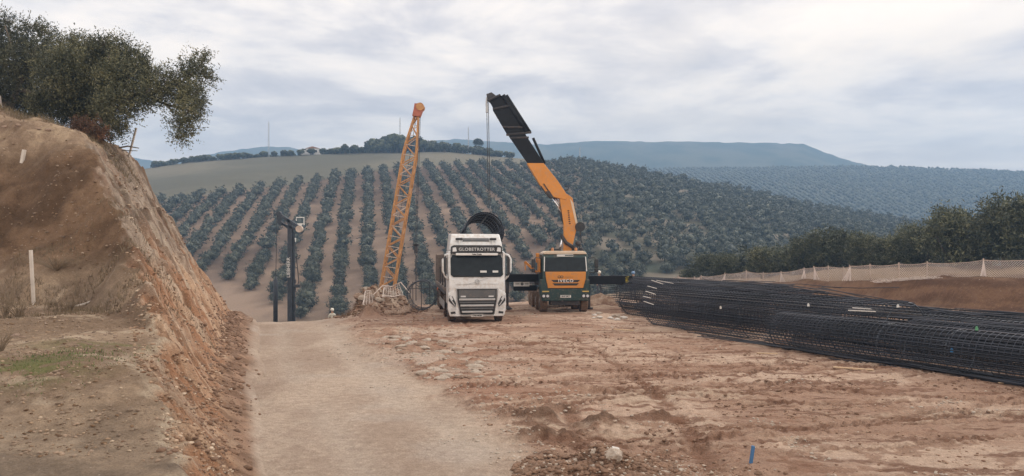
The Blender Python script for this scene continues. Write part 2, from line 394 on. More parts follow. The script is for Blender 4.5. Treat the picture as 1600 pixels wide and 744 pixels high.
def terrain_colour(x, y, z, nz):
    out = np.zeros((len(x), 3))
    for lo, hi, near in ((0, 100, True), (100, 1e9, False)):
        I = np.nonzero((y >= lo) & (y < hi))[0]; out[I] = _tc(x[I], y[I], z[I], near)
    return out
def _tc(x, y, z, near):
    n = len(x); c = np.zeros((n, 3))
    def L(a, b, t): return np.asarray(a)[None, :]*(1-t[:, None]) + np.asarray(b)[None, :]*t[:, None]
    def over(c, col, t): t = np.clip(t, 0, 1); return c*(1-t[:, None]) + (np.asarray(col)[None, :] if np.ndim(col) == 1 else col)*t[:, None]
    if not near: return far_colour(x, y, z, L, over)
    rm = road_mask(x, y); u = x/np.maximum(y, 1); px = 800+1200*u
    f1 = fbm(x*.35, y*.6, 5, 101); f2 = fbm(x*1.7, y*2.6, 5, 102); f3 = fbm(x*7, y*9, 4, 103)
    # churned clay yard
    c = L((.350, .232, .170), (.495, .372, .290), ss(-.22, .30, f1+.35*f2))
    c = over(c, (.47, .37, .285), ss(.12, .5, fbm(x*.22+4, y*.5, 5, 104)+.35*f2)*.65)
    c = over(c, (.205, .105, .065), ss(.24, .36, f2+.35*f3)*.55)
    c = over(c, (.165, .085, .055), ss(.20, .32, fbm(x*.7+.35*y, y*3.4, 5, 105, .6)+.2*f3)*.75)
    rut = np.zeros(n)
    for k, (cx, cy, R, dep, w) in enumerate(RUTS):
        d = np.abs(np.hypot(x-cx, y-cy)-R); I = np.nonzero((d < w*1.4) & (y < 50))[0]
        m = ss(.40, .47, vn(x[I]*.3+k*3.7, y[I]*.3+k*1.3, 70+k))
        rut[I] = np.maximum(rut[I], m*(1-ss(w*.3, w*1.3, d[I])))
    c = over(c, (.19, .10, .065), rut*ss(-.3, .1, f2)*.72)
    red = np.exp(-((x+3.0)/4.5)**2)*ss(11, 15, y)*(1-ss(30, 38, y))
    c = over(c, (.33, .165, .105), red*ss(-.2, .3, fbm(x*.8, y*1.6, 4, 106))*.45)
    pale = ss(.45, .60, vn(x*1.3, y*1.5, 107))*np.exp(-((x+2.6)/2.6)**2)*ss(18, 20, y)*(1-ss(29, 31, y))
    c = over(c, (.50, .40, .33), pale*.85)
    # haul road
    rc = L((.385, .300, .238), (.475, .385, .310), ss(-.3, .35, fbm(x*.5, y*.22, 5, 110)+.25*f3))
    rc = over(rc, (.31, .235, .185), ss(.1, .45, fbm(x*2.2, y*.7, 4, 111))*.35)
    rc = over(rc, (.47, .41, .36), ss(.2, .5, fbm(x*.3+9, y*.3, 4, 112))*.5)
    for off in (-.95, .95):
        xc = -.352*y + ip(y, [(0, 2.6), (10, 2.4), (20, 2.5), (35, 2.5)]) + off + .25*np.sin(y*.22)
        rc = over(rc, (.48, .41, .345), np.exp(-((x-xc)/.35)**2)*.45*ss(-.4, .2, fbm(x*.4, y*.3, 3, 113)))
    c = over(c, rc, rm)
    # left bank
    bh, d, gface = bank_h(x, y)
    isb = ss(-.9, -.45, d/np.clip(y/24, .3, 1.0))*(1-ss(50, 60, y))*(x < 2)
    cut = ss(-.1, .5, d)
    hgt = z
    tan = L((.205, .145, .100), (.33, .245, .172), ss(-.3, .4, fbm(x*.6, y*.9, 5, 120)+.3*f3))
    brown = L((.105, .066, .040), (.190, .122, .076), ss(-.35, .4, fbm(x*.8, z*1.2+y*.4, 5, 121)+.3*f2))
    terr = L((.225, .162, .112), (.35, .265, .188), ss(-.35, .4, f1+.4*f3))
    terr = over(terr, (.21, .145, .10), ss(.05, .4, fbm(x*.5, y*1.6, 5, 122))*.6)
    terr = over(terr, (.50, .41, .31), ss(.30, .48, fbm(x*1.2, y*2.6, 5, 123))*.55)
    terr = over(terr, L((.165, .13, .10), (.27, .21, .155), ss(-.2, .3, f2)), (1-ss(8.4, 10.2, y+.9*f1))*.8)
    gr = np.exp(-((x+6.6)/.8)**2-((y-10.4)/.45)**2)+.8*np.exp(-((x+6.1)/1.4)**2-((y-12.2)/.35)**2)
    terr = over(terr, (.13, .15, .05), np.clip(gr*1.2, 0, 1)*ss(-.3, .1, fbm(x*3, y*6, 4, 124))*.75)
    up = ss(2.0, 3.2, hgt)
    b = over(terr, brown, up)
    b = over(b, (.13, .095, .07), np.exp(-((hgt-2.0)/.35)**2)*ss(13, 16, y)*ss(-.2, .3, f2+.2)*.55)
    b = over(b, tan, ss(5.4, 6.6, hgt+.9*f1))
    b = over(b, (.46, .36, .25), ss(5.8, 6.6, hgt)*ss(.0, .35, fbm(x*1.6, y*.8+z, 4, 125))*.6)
    # freshly cut face: grey-tan at the top, orange clay lower down, streaked down the fall line
    st = fbm(y*3.2+x*.6, x*.45+z*.35, 5, 126); st2 = fbm(y*1.1, z*.5, 4, 127)
    orange = L((.34, .185, .108), (.50, .345, .235), ss(-.3, .4, st))
    grey = L((.155, .115, .085), (.33, .265, .21), ss(-.35, .4, st+.3*f3))
    fr = d/np.maximum(.6, ip(y, [(8, 1.0), (12, 1.6), (20, 2.6), (26, 4.2), (34, 4.6)]))
    wO = (1-ss(2.0, 3.6, z+1.0*st2+.5*st+.7*fbm(x*1.1, y*1.1, 4, 129)))*ss(-.45, .1, fbm(x*.5, y*.35, 3, 132)+.55)
    face = over(grey, orange, wO)
    face = over(face, (.50, .40, .31), ss(.15, .4, st2)*ss(.1, .3, fr)*.45)
    face = over(face, (.20, .10, .055), ss(.2, .45, fbm(y*4+x, z*.8, 4, 128))*.45)
    pit_shade = fbm(y*7+x*2, z*1.6+x, 4, 133)  # shade of small fracture pits, put into the face colour as dark streaks
    face = over(face, (.17, .10, .062), ss(.16, .34, pit_shade)*.6); face = over(face, (.55, .46, .36), ss(.22, .42, -pit_shade)*.35)
    b = over(b, face, ss(-.10, .12, gface+.12*f2)*ss(-.2, .2, d))
    b = over(b, (.50, .42, .32), np.exp(-((gface+.06)/.13)**2)*(y < 15)*ss(-.3, .2, f2)*.65)
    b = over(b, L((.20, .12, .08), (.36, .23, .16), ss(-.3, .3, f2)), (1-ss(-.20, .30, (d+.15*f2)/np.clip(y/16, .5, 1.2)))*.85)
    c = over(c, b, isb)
    # berm on the right
    ytop = ip(x, BERM_Y)
    bm_ = ss(-5.8, -4.6, y-ytop)*(x > 9)*(1-ss(80, 100, y))
    bc = L((.105, .058, .036), (.185, .108, .066), ss(-.4, .4, fbm(x*1.5+y*.6, z*1.4+y*.5, 5, 130)+.3*f3))
    bc = over(bc, (.24, .165, .11), ss(.15, .45, fbm(x*.8, y*.8, 4, 131))*.3)
    bc = over(bc, (.20, .15, .09), ss(.8, 3, y-ytop)*.7)
    c = over(c, bc, bm_)
    # rubble heaps are paler
    hp = heaps(x, y)
    c = over(c, L((.25, .165, .115), (.47, .38, .30), ss(-.1, .35, f2+.3*f3)), ss(.12, .5, hp)*ss(30, 34, y)*.8)
    dk = ss(.05, .12, hp)*(y < 18)*(x < 3.2)
    c = over(c, L((.13, .075, .05), (.27, .17, .12), ss(-.2, .4, f3)), dk*.85)
    far = ss(48, 62, y)*(1-bm_); J = np.nonzero(far > 0)[0]
    c[J] = over(c[J], far_colour(x[J], y[J], z[J], L, over), far[J])
    return c
def far_colour(x, y, z, L, over):
    px = 800+1200*x/y
    # valley and the olive hill
    py = 400-(z-2.9)/np.maximum(y, 1)*1200
    soil = L((.17, .125, .095), (.29, .215, .160), ss(-.35, .4, fbm(x*.03, y*.03, 5, 140)+.3*fbm(x*.4, y*.4, 3, 141)))
    vall = L((.10, .085, .062), (.25, .20, .15), ss(-.25, .3, fbm(x*.09, y*.09, 5, 142)+.4*fbm(x*.5, y*.5, 3, 149)))
    hc = over(vall, soil, ss(118, 135, y))
    fb = ip(px, FIELD_EDGE)
    fld = L((.115, .112, .082), (.180, .165, .120), ss(-.4, .4, fbm(x*.012, y*.02, 4, 143)+.15*fbm(x*.2, y*.2, 3, 144)))
    hc = over(hc, fld, ss(2, -3, py-fb)*(y < 420)*(y > 150)*(px < 860))
    scrub = L((.065, .075, .052), (.14, .125, .090), ss(-.2, .4, fbm(x*.05, y*.05, 5, 145)))
    hc = over(hc, scrub, ss(840, 960, px)*ss(76, 90, y))
    pv = ss(.72, .84, vn(x*.13+3, y*.22, 147))*ss(870, 930, px)*(y < 350)
    hc = over(hc, (.30, .25, .20), pv*.5)
    bcol = L((.09, .10, .075), (.14, .135, .10), ss(-.3, .3, fbm(x*.01, y*.012, 4, 147)))
    hc = over(hc, bcol, ss(420, 470, y))
    ccol = L((.055, .075, .050), (.12, .125, .085), ss(-.4, .4, fbm(x*.02, y*.012, 5, 148)))
    hc = over(hc, ccol, ss(1050, 1150, y))
    return hc
FIELD_EDGE = [(-400, 330), (200, 325), (280, 314), (340, 302), (400, 296), (470, 288), (560, 271), (640, 262), (720, 258), (780, 257), (830, 262), (870, 255), (900, 250), (2400, 200)]

# the ground is one continuous sheet, finer near the viewer
us = np.unique(np.concatenate([np.linspace(-1.15, -.70, 40), np.linspace(-.70, .70, 640), np.linspace(.70, 1.15, 40)]))
ys = np.concatenate([np.linspace(1.6, 8, 50)[:-1], np.geomspace(8, 50, 700)[:-1], np.geomspace(50, 420, 230)[:-1], np.geomspace(420, 1750, 130)])
U, Y = np.meshgrid(us, ys); X = U*Y
x, y = X.ravel(), Y.ravel()
z = H(x, y)
Z = z.reshape(X.shape)
colr = terrain_colour(x, y, z, None)
ncol = len(us); nrow = len(ys)
ii, jj = np.meshgrid(np.arange(nrow-1), np.arange(ncol-1), indexing='ij')
q = np.stack([ii*ncol+jj, ii*ncol+jj+1, (ii+1)*ncol+jj+1, (ii+1)*ncol+jj], -1).reshape(-1, 4)
xc = x[q].mean(1); yc = y[q].mean(1)
rmask = road_mask(xc, yc) > .5
_, dd, _g = bank_h(xc, yc)
cls = np.where(yc > 1040, 4, np.where(yc > 455, 3, np.where(yc > 112, 2, np.where(rmask & (yc < 46), 1, 0))))
cls = np.where((cls == 0) & (xc < 0) & (dd > -.35) & (yc < 46), 5, cls)

def ground_material():
    m = bpy.data.materials.new('earth'); m.use_nodes = True
    n, l = m.node_tree.nodes, m.node_tree.links; b = n['Principled BSDF']; b.inputs['Roughness'].default_value = .95
    b.inputs['Specular IOR Level'].default_value = .15
    a = N(n, 'ShaderNodeVertexColor', layer_name='Col')
    t = N(n, 'ShaderNodeTexCoord')
    out = a.outputs['Color']
    for sc_, lo, hi, det in ((6.0, .80, 1.20, 8), (38.0, .74, 1.26, 6)):
        ns = N(n, 'ShaderNodeTexNoise', i_Scale=sc_, i_Detail=float(det), i_Roughness=.7); l.new(t.outputs['Object'], ns.inputs['Vector'])
        r = ramp(n, [(.3, (lo, lo*.985, lo*.97)), (.7, (hi, hi, hi))]); l.new(ns.outputs['Fac'], r.inputs[0])
        out = mixc(n, l, 1.0, out, r.outputs[0], 'MULTIPLY')
    vo = N(n, 'ShaderNodeTexVoronoi', i_Scale=11.0); l.new(t.outputs['Object'], vo.inputs['Vector'])     # scattered small stones
    vr = ramp(n, [(.10, (1, 1, 1)), (.17, (0, 0, 0))]); l.new(vo.outputs['Distance'], vr.inputs[0])
    sepc = N(n, 'ShaderNodeSeparateColor'); l.new(vo.outputs['Color'], sepc.inputs[0])
    gate = math_n(n, l, 'GREATER_THAN', sepc.outputs[0], .80)
    f = math_n(n, l, 'MULTIPLY', vr.outputs[0], gate); f = math_n(n, l, 'MULTIPLY', f, .6)
    out = mixc(n, l, f, out, (.52, .44, .36))
    l.new(out, b.inputs['Base Color'])
    nb = N(n, 'ShaderNodeTexNoise', i_Scale=9.0, i_Detail=10.0, i_Roughness=.72); l.new(t.outputs['Object'], nb.inputs['Vector'])
    bp = N(n, 'ShaderNodeBump', i_Strength=1.0, i_Distance=.10); l.new(nb.outputs['Fac'], bp.inputs['Height']); l.new(bp.outputs[0], b.inputs['Normal'])
    return m
M_EARTH = ground_material()
for k, nm in ((0, 'ground'), (1, 'dirt_road'), (5, 'earth_bank'), (2, 'hillside'), (3, 'hills'), (4, 'mountain_ridge')):
    sel = q[cls == k]; uq, inv = np.unique(sel.ravel(), return_inverse=True)
    o = link_mesh(nm, np.stack([x[uq], y[uq], z[uq]], 1), inv.reshape(-1, 4), M_EARTH, smooth=True)
    ca = o.data.color_attributes.new('Col', 'FLOAT_COLOR', 'POINT')
    ca.data.foreach_set('color', np.concatenate([colr[uq], np.ones((len(uq), 1))], 1).astype(np.float32).ravel())
    tag(o, kind='structure')

# ------------------------------------------------------------------ the air
hb = MB(); hb.box((0, 855, 128), (4300, 1810, 300)); hz_o = hb.build('haze', [])
hm = bpy.data.materials.new('haze'); hm.use_nodes = True; hm.node_tree.nodes.clear()
pv = hm.node_tree.nodes.new('ShaderNodeVolumePrincipled'); pv.inputs['Color'].default_value = (.32, .52, .80, 1)
pv.inputs['Density'].default_value = .00070; pv.inputs['Anisotropy'].default_value = .1
mo = hm.node_tree.nodes.new('ShaderNodeOutputMaterial'); hm.node_tree.links.new(pv.outputs[0], mo.inputs['Volume'])
hz_o.data.materials.clear(); hz_o.data.materials.append(hm); tag(hz_o, kind='stuff')

# ------------------------------------------------------------------ trees
def leaf_mat(name, cols, rough=.6):
    m = bpy.data.materials.new(name); m.use_nodes = True
    n, l = m.node_tree.nodes, m.node_tree.links; b = n['Principled BSDF']; b.inputs['Roughness'].default_value = rough
    b.inputs['Specular IOR Level'].default_value = .25
    g = N(n, 'ShaderNodeNewGeometry')
    r = ramp(n, [(0, cols[0]), (.5, cols[1]), (1, cols[2])]); l.new(g.outputs['Random Per Island'], r.inputs[0])
    t = N(n, 'ShaderNodeTexCoord'); ns = N(n, 'ShaderNodeTexNoise', i_Scale=1.1, i_Detail=3.0); l.new(t.outputs['Object'], ns.inputs['Vector'])
    oi = N(n, 'ShaderNodeObjectInfo'); rr = ramp(n, [(.38, (.60, .64, .64)), (.62, (1.40, 1.34, 1.2))]); l.new(ns.outputs['Fac'], rr.inputs[0])
    ro = ramp(n, [(0, (.74, .76, .78)), (1, (1.25, 1.22, 1.15))]); l.new(oi.outputs['Random'], ro.inputs[0])
    l.new(mixc(n, l, 1.0, mixc(n, l, 1.0, r.outputs[0], rr.outputs[0], 'MULTIPLY'), ro.outputs[0], 'MULTIPLY'), b.inputs['Base Color'])
    return m
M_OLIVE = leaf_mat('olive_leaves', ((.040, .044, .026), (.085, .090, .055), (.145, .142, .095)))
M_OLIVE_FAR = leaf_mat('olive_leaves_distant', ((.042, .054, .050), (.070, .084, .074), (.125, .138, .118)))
M_BARK = mat('olive_bark', (.105, .085, .065), .9, var=.35, scale=8, bump=.5)
M_RED = leaf_mat('dry_leaves', ((.10, .045, .03), (.16, .08, .05), (.22, .14, .08)))

def leaf_cloud(clumps, ntw, nlf, ll, lw, rng, updir=.35, twig=.45):
    """clumps: (centre, (rx, ry, rz)); twigs point outward and upward, leaves sit along them"""
    V = []
    for c, r in clumps:
        r = np.array(r); c = np.array(c); k = int(ntw*r.mean()**2*4)
        d = rng.normal(size=(k, 3)); d /= np.linalg.norm(d, axis=1)[:, None]
        rad = rng.random((k, 1))**.45*.92
        p0 = c + d*rad*r
        dr = d*.8 + rng.normal(size=(k, 3))*.45 + np.array([0, 0, updir]); dr /= np.linalg.norm(dr, axis=1)[:, None]
        ln = twig*(.4+rng.random((k, 1)))
        t = rng.random((k, nlf, 1))
        p = p0[:, None, :] + dr[:, None, :]*t*ln[:, None, :] + rng.normal(size=(k, nlf, 3))*.03*ln[:, None, :]*2
        ld = dr[:, None, :]*.5 + rng.normal(size=(k, nlf, 3))*.7; ld /= np.linalg.norm(ld, axis=2)[..., None]
        sd_ = np.cross(ld, rng.normal(size=(k, nlf, 3))); sd_ /= np.linalg.norm(sd_, axis=2)[..., None]
        L = ll*(.6+.8*rng.random((k, nlf, 1))); W = lw*(.7+.6*rng.random((k, nlf, 1)))
        q = np.stack([p, p+ld*L*.5+sd_*W*.5, p+ld*L, p+ld*L*.5-sd_*W*.5], 2).reshape(-1, 3)
        V.append(q)
    V = np.concatenate(V); F = np.arange(len(V)).reshape(-1, 4)
    return V, F
def twigs_mb(mb, clumps, rng, n, root=None, r0=.035):
    for c, r in clumps:
        c = Vector(c)
        for k in range(n):
            d = Vector(rng.normal(size=3)).normalized(); d.z = d.z*.7+.3
            e = c + Vector((d.x*r[0], d.y*r[1], d.z*r[2]))*1.12
            m = c.lerp(e, .5) + Vector(rng.normal(size=3))*.1
            mb.tube([c, m, e], [r0*.5, r0*.3, r0*.12], 4)
def olive_tree(name, base, limbs, clumps, label, group=None, ntw=60, nlf=9, ll=.085, lw=.028, seed=1, cat='tree', leaf=None, updir=.35, twig=.45, tw=5):
    rng = np.random.default_rng(seed)
    root = empty(name, base, label=label, cat=cat, group=group)
    off = Vector(base)
    mb = MB()
    for pts, r0, r1 in limbs:
        pts = [Vector(p)-off for p in pts]; k = len(pts)
        # small kinks along each limb
        fine = []
        for i in range(k-1):
            for s in range(3):
                fine.append(pts[i].lerp(pts[i+1], s/3) + (Vector(rng.normal(size=3))*.04 if s else Vector()))
        fine.append(pts[-1]); m = len(fine)
        mb.tube(fine, [r0+(r1-r0)*i/(m-1) for i in range(m)], 7)
    cl = [(tuple(Vector(c)-off), r) for c, r in clumps]
    mb.build('trunk', M_BARK, root, smooth=True)
    tb = MB(); twigs_mb(tb, cl, rng, tw); tb.build('branches', M_BARK, root)
    V, F = leaf_cloud(cl, ntw, nlf, ll, lw, rng, updir, twig)
    link_mesh('crown', V, F, leaf or M_OLIVE, root)
    return root
# the two olives on top of the cut
def clpx(lst, Y0, seed, flat=1.0):
    r = random.Random(seed); out = []
    for px, py, rp in lst:
        Yq = Y0 + r.uniform(-1.3, 1.3); rr = rp/1200*Yq
        out.append((tuple(P(px, py, Yq)), (rr, rr*1.15, rr*flat)))
    return out
Y1 = 28.5
big = clpx([(95, 118, 34), (130, 92, 30), (165, 98, 34), (190, 128, 38), (150, 145, 42), (112, 155, 38), (205, 98, 24), (228, 118, 18), (226, 150, 20), (182, 172, 30),
            (140, 180, 28), (75, 170, 28), (180, 205, 15), (105, 95, 20), (160, 72, 12), (185, 75, 12), (108, 70, 12)], Y1, 1) + \
      clpx([(258, 128, 15), (275, 148, 20), (297, 118, 19), (312, 95, 12), (322, 122, 11), (292, 178, 20), (287, 200, 14), (283, 215, 8), (300, 150, 18), (246, 142, 10), (304, 165, 12), (232, 165, 8)], Y1, 3)
bp = (P(128, 205, Y1).x, Y1, hz_(P(128, 205, Y1).x, Y1)-.1)
olive_tree('olive_tree', bp, [([bp, P(130, 185, Y1), P(145, 160, Y1)], .26, .15), ([P(130, 185, Y1), P(105, 165, Y1+.4), P(90, 140, Y1+.8)], .14, .06), ([P(145, 160, Y1), P(165, 120, Y1-.3), P(170, 85, Y1-.4)], .13, .03),
    ([P(145, 165, Y1), P(190, 158, Y1), P(225, 146, Y1), P(262, 164, Y1), P(290, 170, Y1)], .13, .03), ([P(225, 146, Y1), P(262, 140, Y1), P(300, 118, Y1), P(318, 96, Y1)], .06, .015), ([P(145, 160, Y1), P(125, 120, Y1+.5), P(110, 80, Y1+.6)], .11, .02),
    ([P(175, 160, Y1), P(200, 130, Y1-.8), P(215, 105, Y1-.9)], .07, .02), ([P(262, 164, Y1), P(284, 196, Y1)], .03, .01)],
    big, 'large dark olive on the cut edge, one long branch reaching out over the slope', 'olive trees on top of the bank', ntw=225, nlf=13, ll=.095, lw=.033, seed=21)
left = clpx([(8, 62, 26), (42, 80, 24), (68, 88, 22), (18, 100, 34), (50, 118, 30), (0, 140, 38), (30, 160, 30), (70, 55, 11), (-40, 90, 44), (-50, 140, 44), (10, 35, 10), (45, 48, 12), (-30, 50, 26), (62, 45, 7), (85, 60, 7), (55, 165, 24), (88, 85, 14)], 30.5, 2)
bp2 = (P(10, 200, 30.5).x, 30.5, hz_(P(10, 200, 30.5).x, 30.5)-.1)
olive_tree('olive_tree', bp2, [([bp2, P(14, 165, 30.5), P(35, 120, 30.5), P(60, 70, 30.5)], .24, .03), ([P(14, 165, 30.5), P(-20, 120, 30.8), P(-35, 70, 30.8)], .15, .03), ([P(25, 140, 30.5), P(55, 150, 30), P(60, 160, 30)], .09, .04), ([P(35, 120, 30.5), P(15, 80, 30), P(8, 40, 30)], .08, .02)],
    left, 'tall olive tree cut by the picture edge, standing behind the big leaning one', 'olive trees on top of the bank', ntw=170, nlf=13, ll=.095, lw=.033, seed=22)
# reddish leafless scrub hanging at the lip below the olive
def scrub(name, loc, w, h, n, label, seed, m=None, leafy=8, group=None):
    rng = np.random.default_rng(seed); root = empty(name, loc, label=label, cat='bush', group=group)
    mb = MB(); tips = []
    for k in range(n):
        a = rng.random()*6.28; sp = rng.random()
        e = Vector((math.cos(a)*w*sp, math.sin(a)*w*.6*sp, h*(.5+.6*rng.random())))
        s0 = Vector((math.cos(a)*w*.15, math.sin(a)*w*.1, -.08))
        mid = s0.lerp(e, .5)+Vector(rng.normal(size=3))*w*.12
        mb.tube([s0, mid, e], [.012, .008, .004], 4); tips += [mid.lerp(e, t) for t in (.0, .5, 1)]
        for q in range(2):
            e2 = mid+Vector(rng.normal(size=3))*h*.25; mb.tube([mid, e2], [.006, .003], 3); tips.append(e2)
    mb.build('stems', M_BARK, root)
    if leafy:
        V, F = leaf_cloud([(tuple(t), (.08, .08, .08)) for t in tips], 300*leafy/8, 5, .05, .02, rng, .1, .1)
        link_mesh('leaves', V, F, m or M_RED, root)
    return root
for k, (px, py, Yq, w, h, lb) in enumerate([(130, 190, 26.2, .7, .6, 'reddish dry scrub under the olive on the bank edge'), (152, 205, 26.6, .45, .45, 'small reddish bush at the lip of the cut beneath the hanging olive crown')]):
    x_ = P(px, py, Yq).x; scrub('dry_bush', (x_, Yq, hz_(x_, Yq)), w, h, 34, lb, 50+k)

# trees behind the net fence
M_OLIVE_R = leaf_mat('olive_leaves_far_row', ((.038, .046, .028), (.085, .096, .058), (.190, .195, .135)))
def row_tree_mesh(seed, tall):
    rng = np.random.default_rng(seed); cl = []
    k = 13
    for i in range(k):
        a = i*2.4+rng.random(); rr = (1.1 if tall < 1.1 else .95)*math.sqrt(rng.random())*1.25
        zc_ = 1.0+2.2*rng.random()
        s = .50+.4*rng.random()
        cl.append(((math.cos(a)*rr, math.sin(a)*rr, zc_*tall), (s, s, s*.95*tall)))
    cl.append(((0, 0, 1.4*tall), (.8, .8, .9*tall))); cl.append(((.25, 0, 3.5*tall), (.38, .38, .6)))
    for q in range(5): a = q*1.3+seed; cl.append(((math.cos(a)*rng.uniform(.3, 1.3), math.sin(a)*rng.uniform(.3, 1.3), (3.0+.55*rng.random())*tall), (.30, .30, .5)))
    tb = MB(); tb.tube([(0, 0, -.3), (.1, 0, .6), (-.1, .1, 1.6), (.1, 0, 2.8*tall)], [.2, .16, .1, .03], 7); tb.tube([(.08, 0, .8), (.7, .2, 1.5), (1.1, .3, 2.3*tall)], [.1, .06, .02], 6); tb.tube([(0, 0, .9), (-.7, -.2, 1.6), (-1.1, 0, 2.2*tall)], [.1, .06, .02], 6)
    V, F = leaf_cloud(cl, 46, 8, .22, .075, rng, .55, .70)
    return tb, V, F
ROWV = []
for sd_, tl in ((301, 1.0), (302, 1.2), (303, .9)):
    tb, V, F = row_tree_mesh(sd_, tl)
    r = empty('olive_tree', (0, 0, -0)); tb.build('trunk', M_BARK, r, smooth=True); link_mesh('crown', V, F, M_OLIVE_R, r); ROWV.append([r, False])
ROW = [(1080, 418, 88), (1108, 398, 85), (1135, 396, 82), (1160, 400, 86), (1190, 386, 78), (1222, 388, 80), (1250, 372, 74), (1285, 358, 72), (1312, 360, 76), (1345, 362, 70), (1378, 374, 72), (1410, 366, 68),
       (1440, 356, 66), (1482, 324, 62), (1510, 348, 66), (1545, 335, 62), (1572, 304, 58), (1605, 312, 58), (1640, 318, 60), (1425, 352, 80), (1360, 372, 84), (1530, 350, 74), (1270, 380, 88), (1680, 320, 60), (1720, 330, 64)]
for i, (px, py, Yq) in enumerate(ROW):
    X_ = P(px, py, Yq).x; zb_ = hz_(X_, Yq); ht = P(px, py, Yq).z-zb_
    v = ROWV[(i*7+i//3) % 3]; hgt = (4.2, 4.9, 3.85)[(i*7+i//3) % 3]
    o = v[0] if not v[1] else copy_tree(v[0]); v[1] = True
    s = ht/hgt; o.location = (X_, Yq, zb_); o.scale = (max(s, .9)*(.92+.2*(i*37 % 10)/10), max(s, .9)*1.0, s); o.rotation_euler = (0, 0, i*1.7)
    tag(o, 'tallest dark olive standing behind the net fence' if i == 16 else 'spiky narrow olive rising behind the net fence beside a much taller one' if i == 13 else 'dark olive tree in the dense row behind the net fence', 'tree', 'olive trees behind the net fence')
    if i in (16, 13): pass

# the olive grove on the hill
def blob_tree(seed, sub=2, cards=210, trunk=True):
    rng = np.random.default_rng(seed); bm = bmesh.new(); k = 5
    for i in range(k):
        a = i*2.51+rng.random(); rr = 0 if i == 0 else .75+.25*rng.random()
        s = 1.15 if i == 0 else .62+.4*rng.random()
        c = Vector((math.cos(a)*rr, math.sin(a)*rr, 1.75+(.5 if i == 0 else rng.uniform(-.35, .55))))
        r = bmesh.ops.create_icosphere(bm, subdivisions=sub, radius=s)
        for v in r['verts']:
            n_ = mnoise.noise(v.co*1.9+Vector((seed, i, 0))) + .5*mnoise.noise(v.co*4.3+Vector((0, seed, i)))
            v.co *= 1+.60*n_; v.co.z *= .85; v.co += c
    for p in bm.faces: p.material_index = 0
    if cards:
        for i in range(cards):
            d = Vector(rng.normal(size=3)).normalized(); d.z = abs(d.z)*.9-.15
            p = Vector((d.x*1.5, d.y*1.5, 1.9+d.z*1.25)); u_ = Vector(rng.normal(size=3))*.15; w_ = Vector(rng.normal(size=3))*.15; p += Vector(rng.normal(size=3))*.22
            vs = [bm.verts.new(p+q_) for q_ in (-u_, w_, u_, -w_)]; bm.faces.new(vs)
    if trunk:
        r = bmesh.ops.create_cone(bm, segments=6, radius1=.22, radius2=.14, depth=1.6, matrix=Matrix.Translation((0, 0, .6)))
        fs = {f for v in r['verts'] for f in v.link_faces}
        for f in fs: f.material_index = 1
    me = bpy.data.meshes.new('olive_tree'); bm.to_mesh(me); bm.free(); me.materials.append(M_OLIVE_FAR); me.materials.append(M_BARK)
    return me
def bushy(seed, ncard, size, sub=1):
    """an olive crown: a lumpy inner mass almost hidden in leaf sprays, on a short trunk; returns triangles"""
    rng = np.random.default_rng(seed); me = blob_tree(seed, sub, 0, True); me.calc_loop_triangles()
    v = np.zeros(len(me.vertices)*3); me.vertices.foreach_get('co', v); f = np.zeros(len(me.loop_triangles)*3, dtype=np.int32); me.loop_triangles.foreach_get('vertices', f); mi = np.array([t.material_index for t in me.loop_triangles]); bpy.data.meshes.remove(me)
    v = v.reshape(-1, 3); f = f.reshape(-1, 3)
    cl = []
    for i in range(7):
        a = i*2.51+rng.random(); rr = 0 if i == 0 else .7+.5*rng.random(); s = 1.15 if i == 0 else .55+.4*rng.random()
        cl.append(((math.cos(a)*rr, math.sin(a)*rr, 1.75+(.45 if i == 0 else rng.uniform(-.5, .75))), (s, s, s*.85)))
    tot = sum(4*np.mean(r)**2 for c, r in cl); V, F = leaf_cloud(cl, ncard/6/tot*1.0, 6, size, size*.5, rng, .25, .5)
    T = np.concatenate([F[:, [0, 1, 2]], F[:, [0, 2, 3]]])
    vv = np.concatenate([v*np.array([.86, .86, .86])+np.array([0, 0, .2]), V]); ff = np.concatenate([f, T+len(v)]); mm = np.concatenate([mi, np.zeros(len(T), dtype=int)])
    return vv, ff, mm
HV = []
for s_ in range(6):
    vv, ff, mm = bushy(s_+1, 1500, .30)
    t = link_mesh('grove_olive', vv, ff, [M_OLIVE_FAR, M_BARK], midx=mm); HV.append(t.data); bpy.data.objects.remove(t)
LVd = []
for s_ in (11, 12, 13, 14, 15):
    vv, ff, mm = bushy(s_, 260, .50); LVd.append((vv, ff))
START = [(-400, 430), (280, 425), (340, 432), (365, 440), (420, 470), (470, 505), (900, 520), (2400, 520)]
ang = math.atan(-.19); ca_, sa_ = math.cos(ang), math.sin(ang)
cand = []
rr_ = random.Random(3)
for ix in range(-42, 84):
    s_off = rr_.uniform(0, 4)
    for iy in range(26, 132):
        a_ = ix*5.7; b_ = iy*3.1+s_off
        # (a_, b_) across and along the row
        xx = a_*1.0 + b_*math.sin(ang) + 12; yy = b_*math.cos(ang)
        xx += rr_.uniform(-.45, .45); yy += rr_.uniform(-.7, .7)
        cand.append((xx, yy, ix, rr_.random(), rr_.random()))
for i in range(42000):
    cand.append((rr_.uniform(0, 330), rr_.uniform(82, 352), None, rr_.random(), rr_.random()))
ca = np.array([(c[0], c[1]) for c in cand]); cz = H(ca[:, 0], ca[:, 1], False)
clump = vn(ca[:, 0]*.13+3, ca[:, 1]*.22, 147)
keep = []; cells = {}
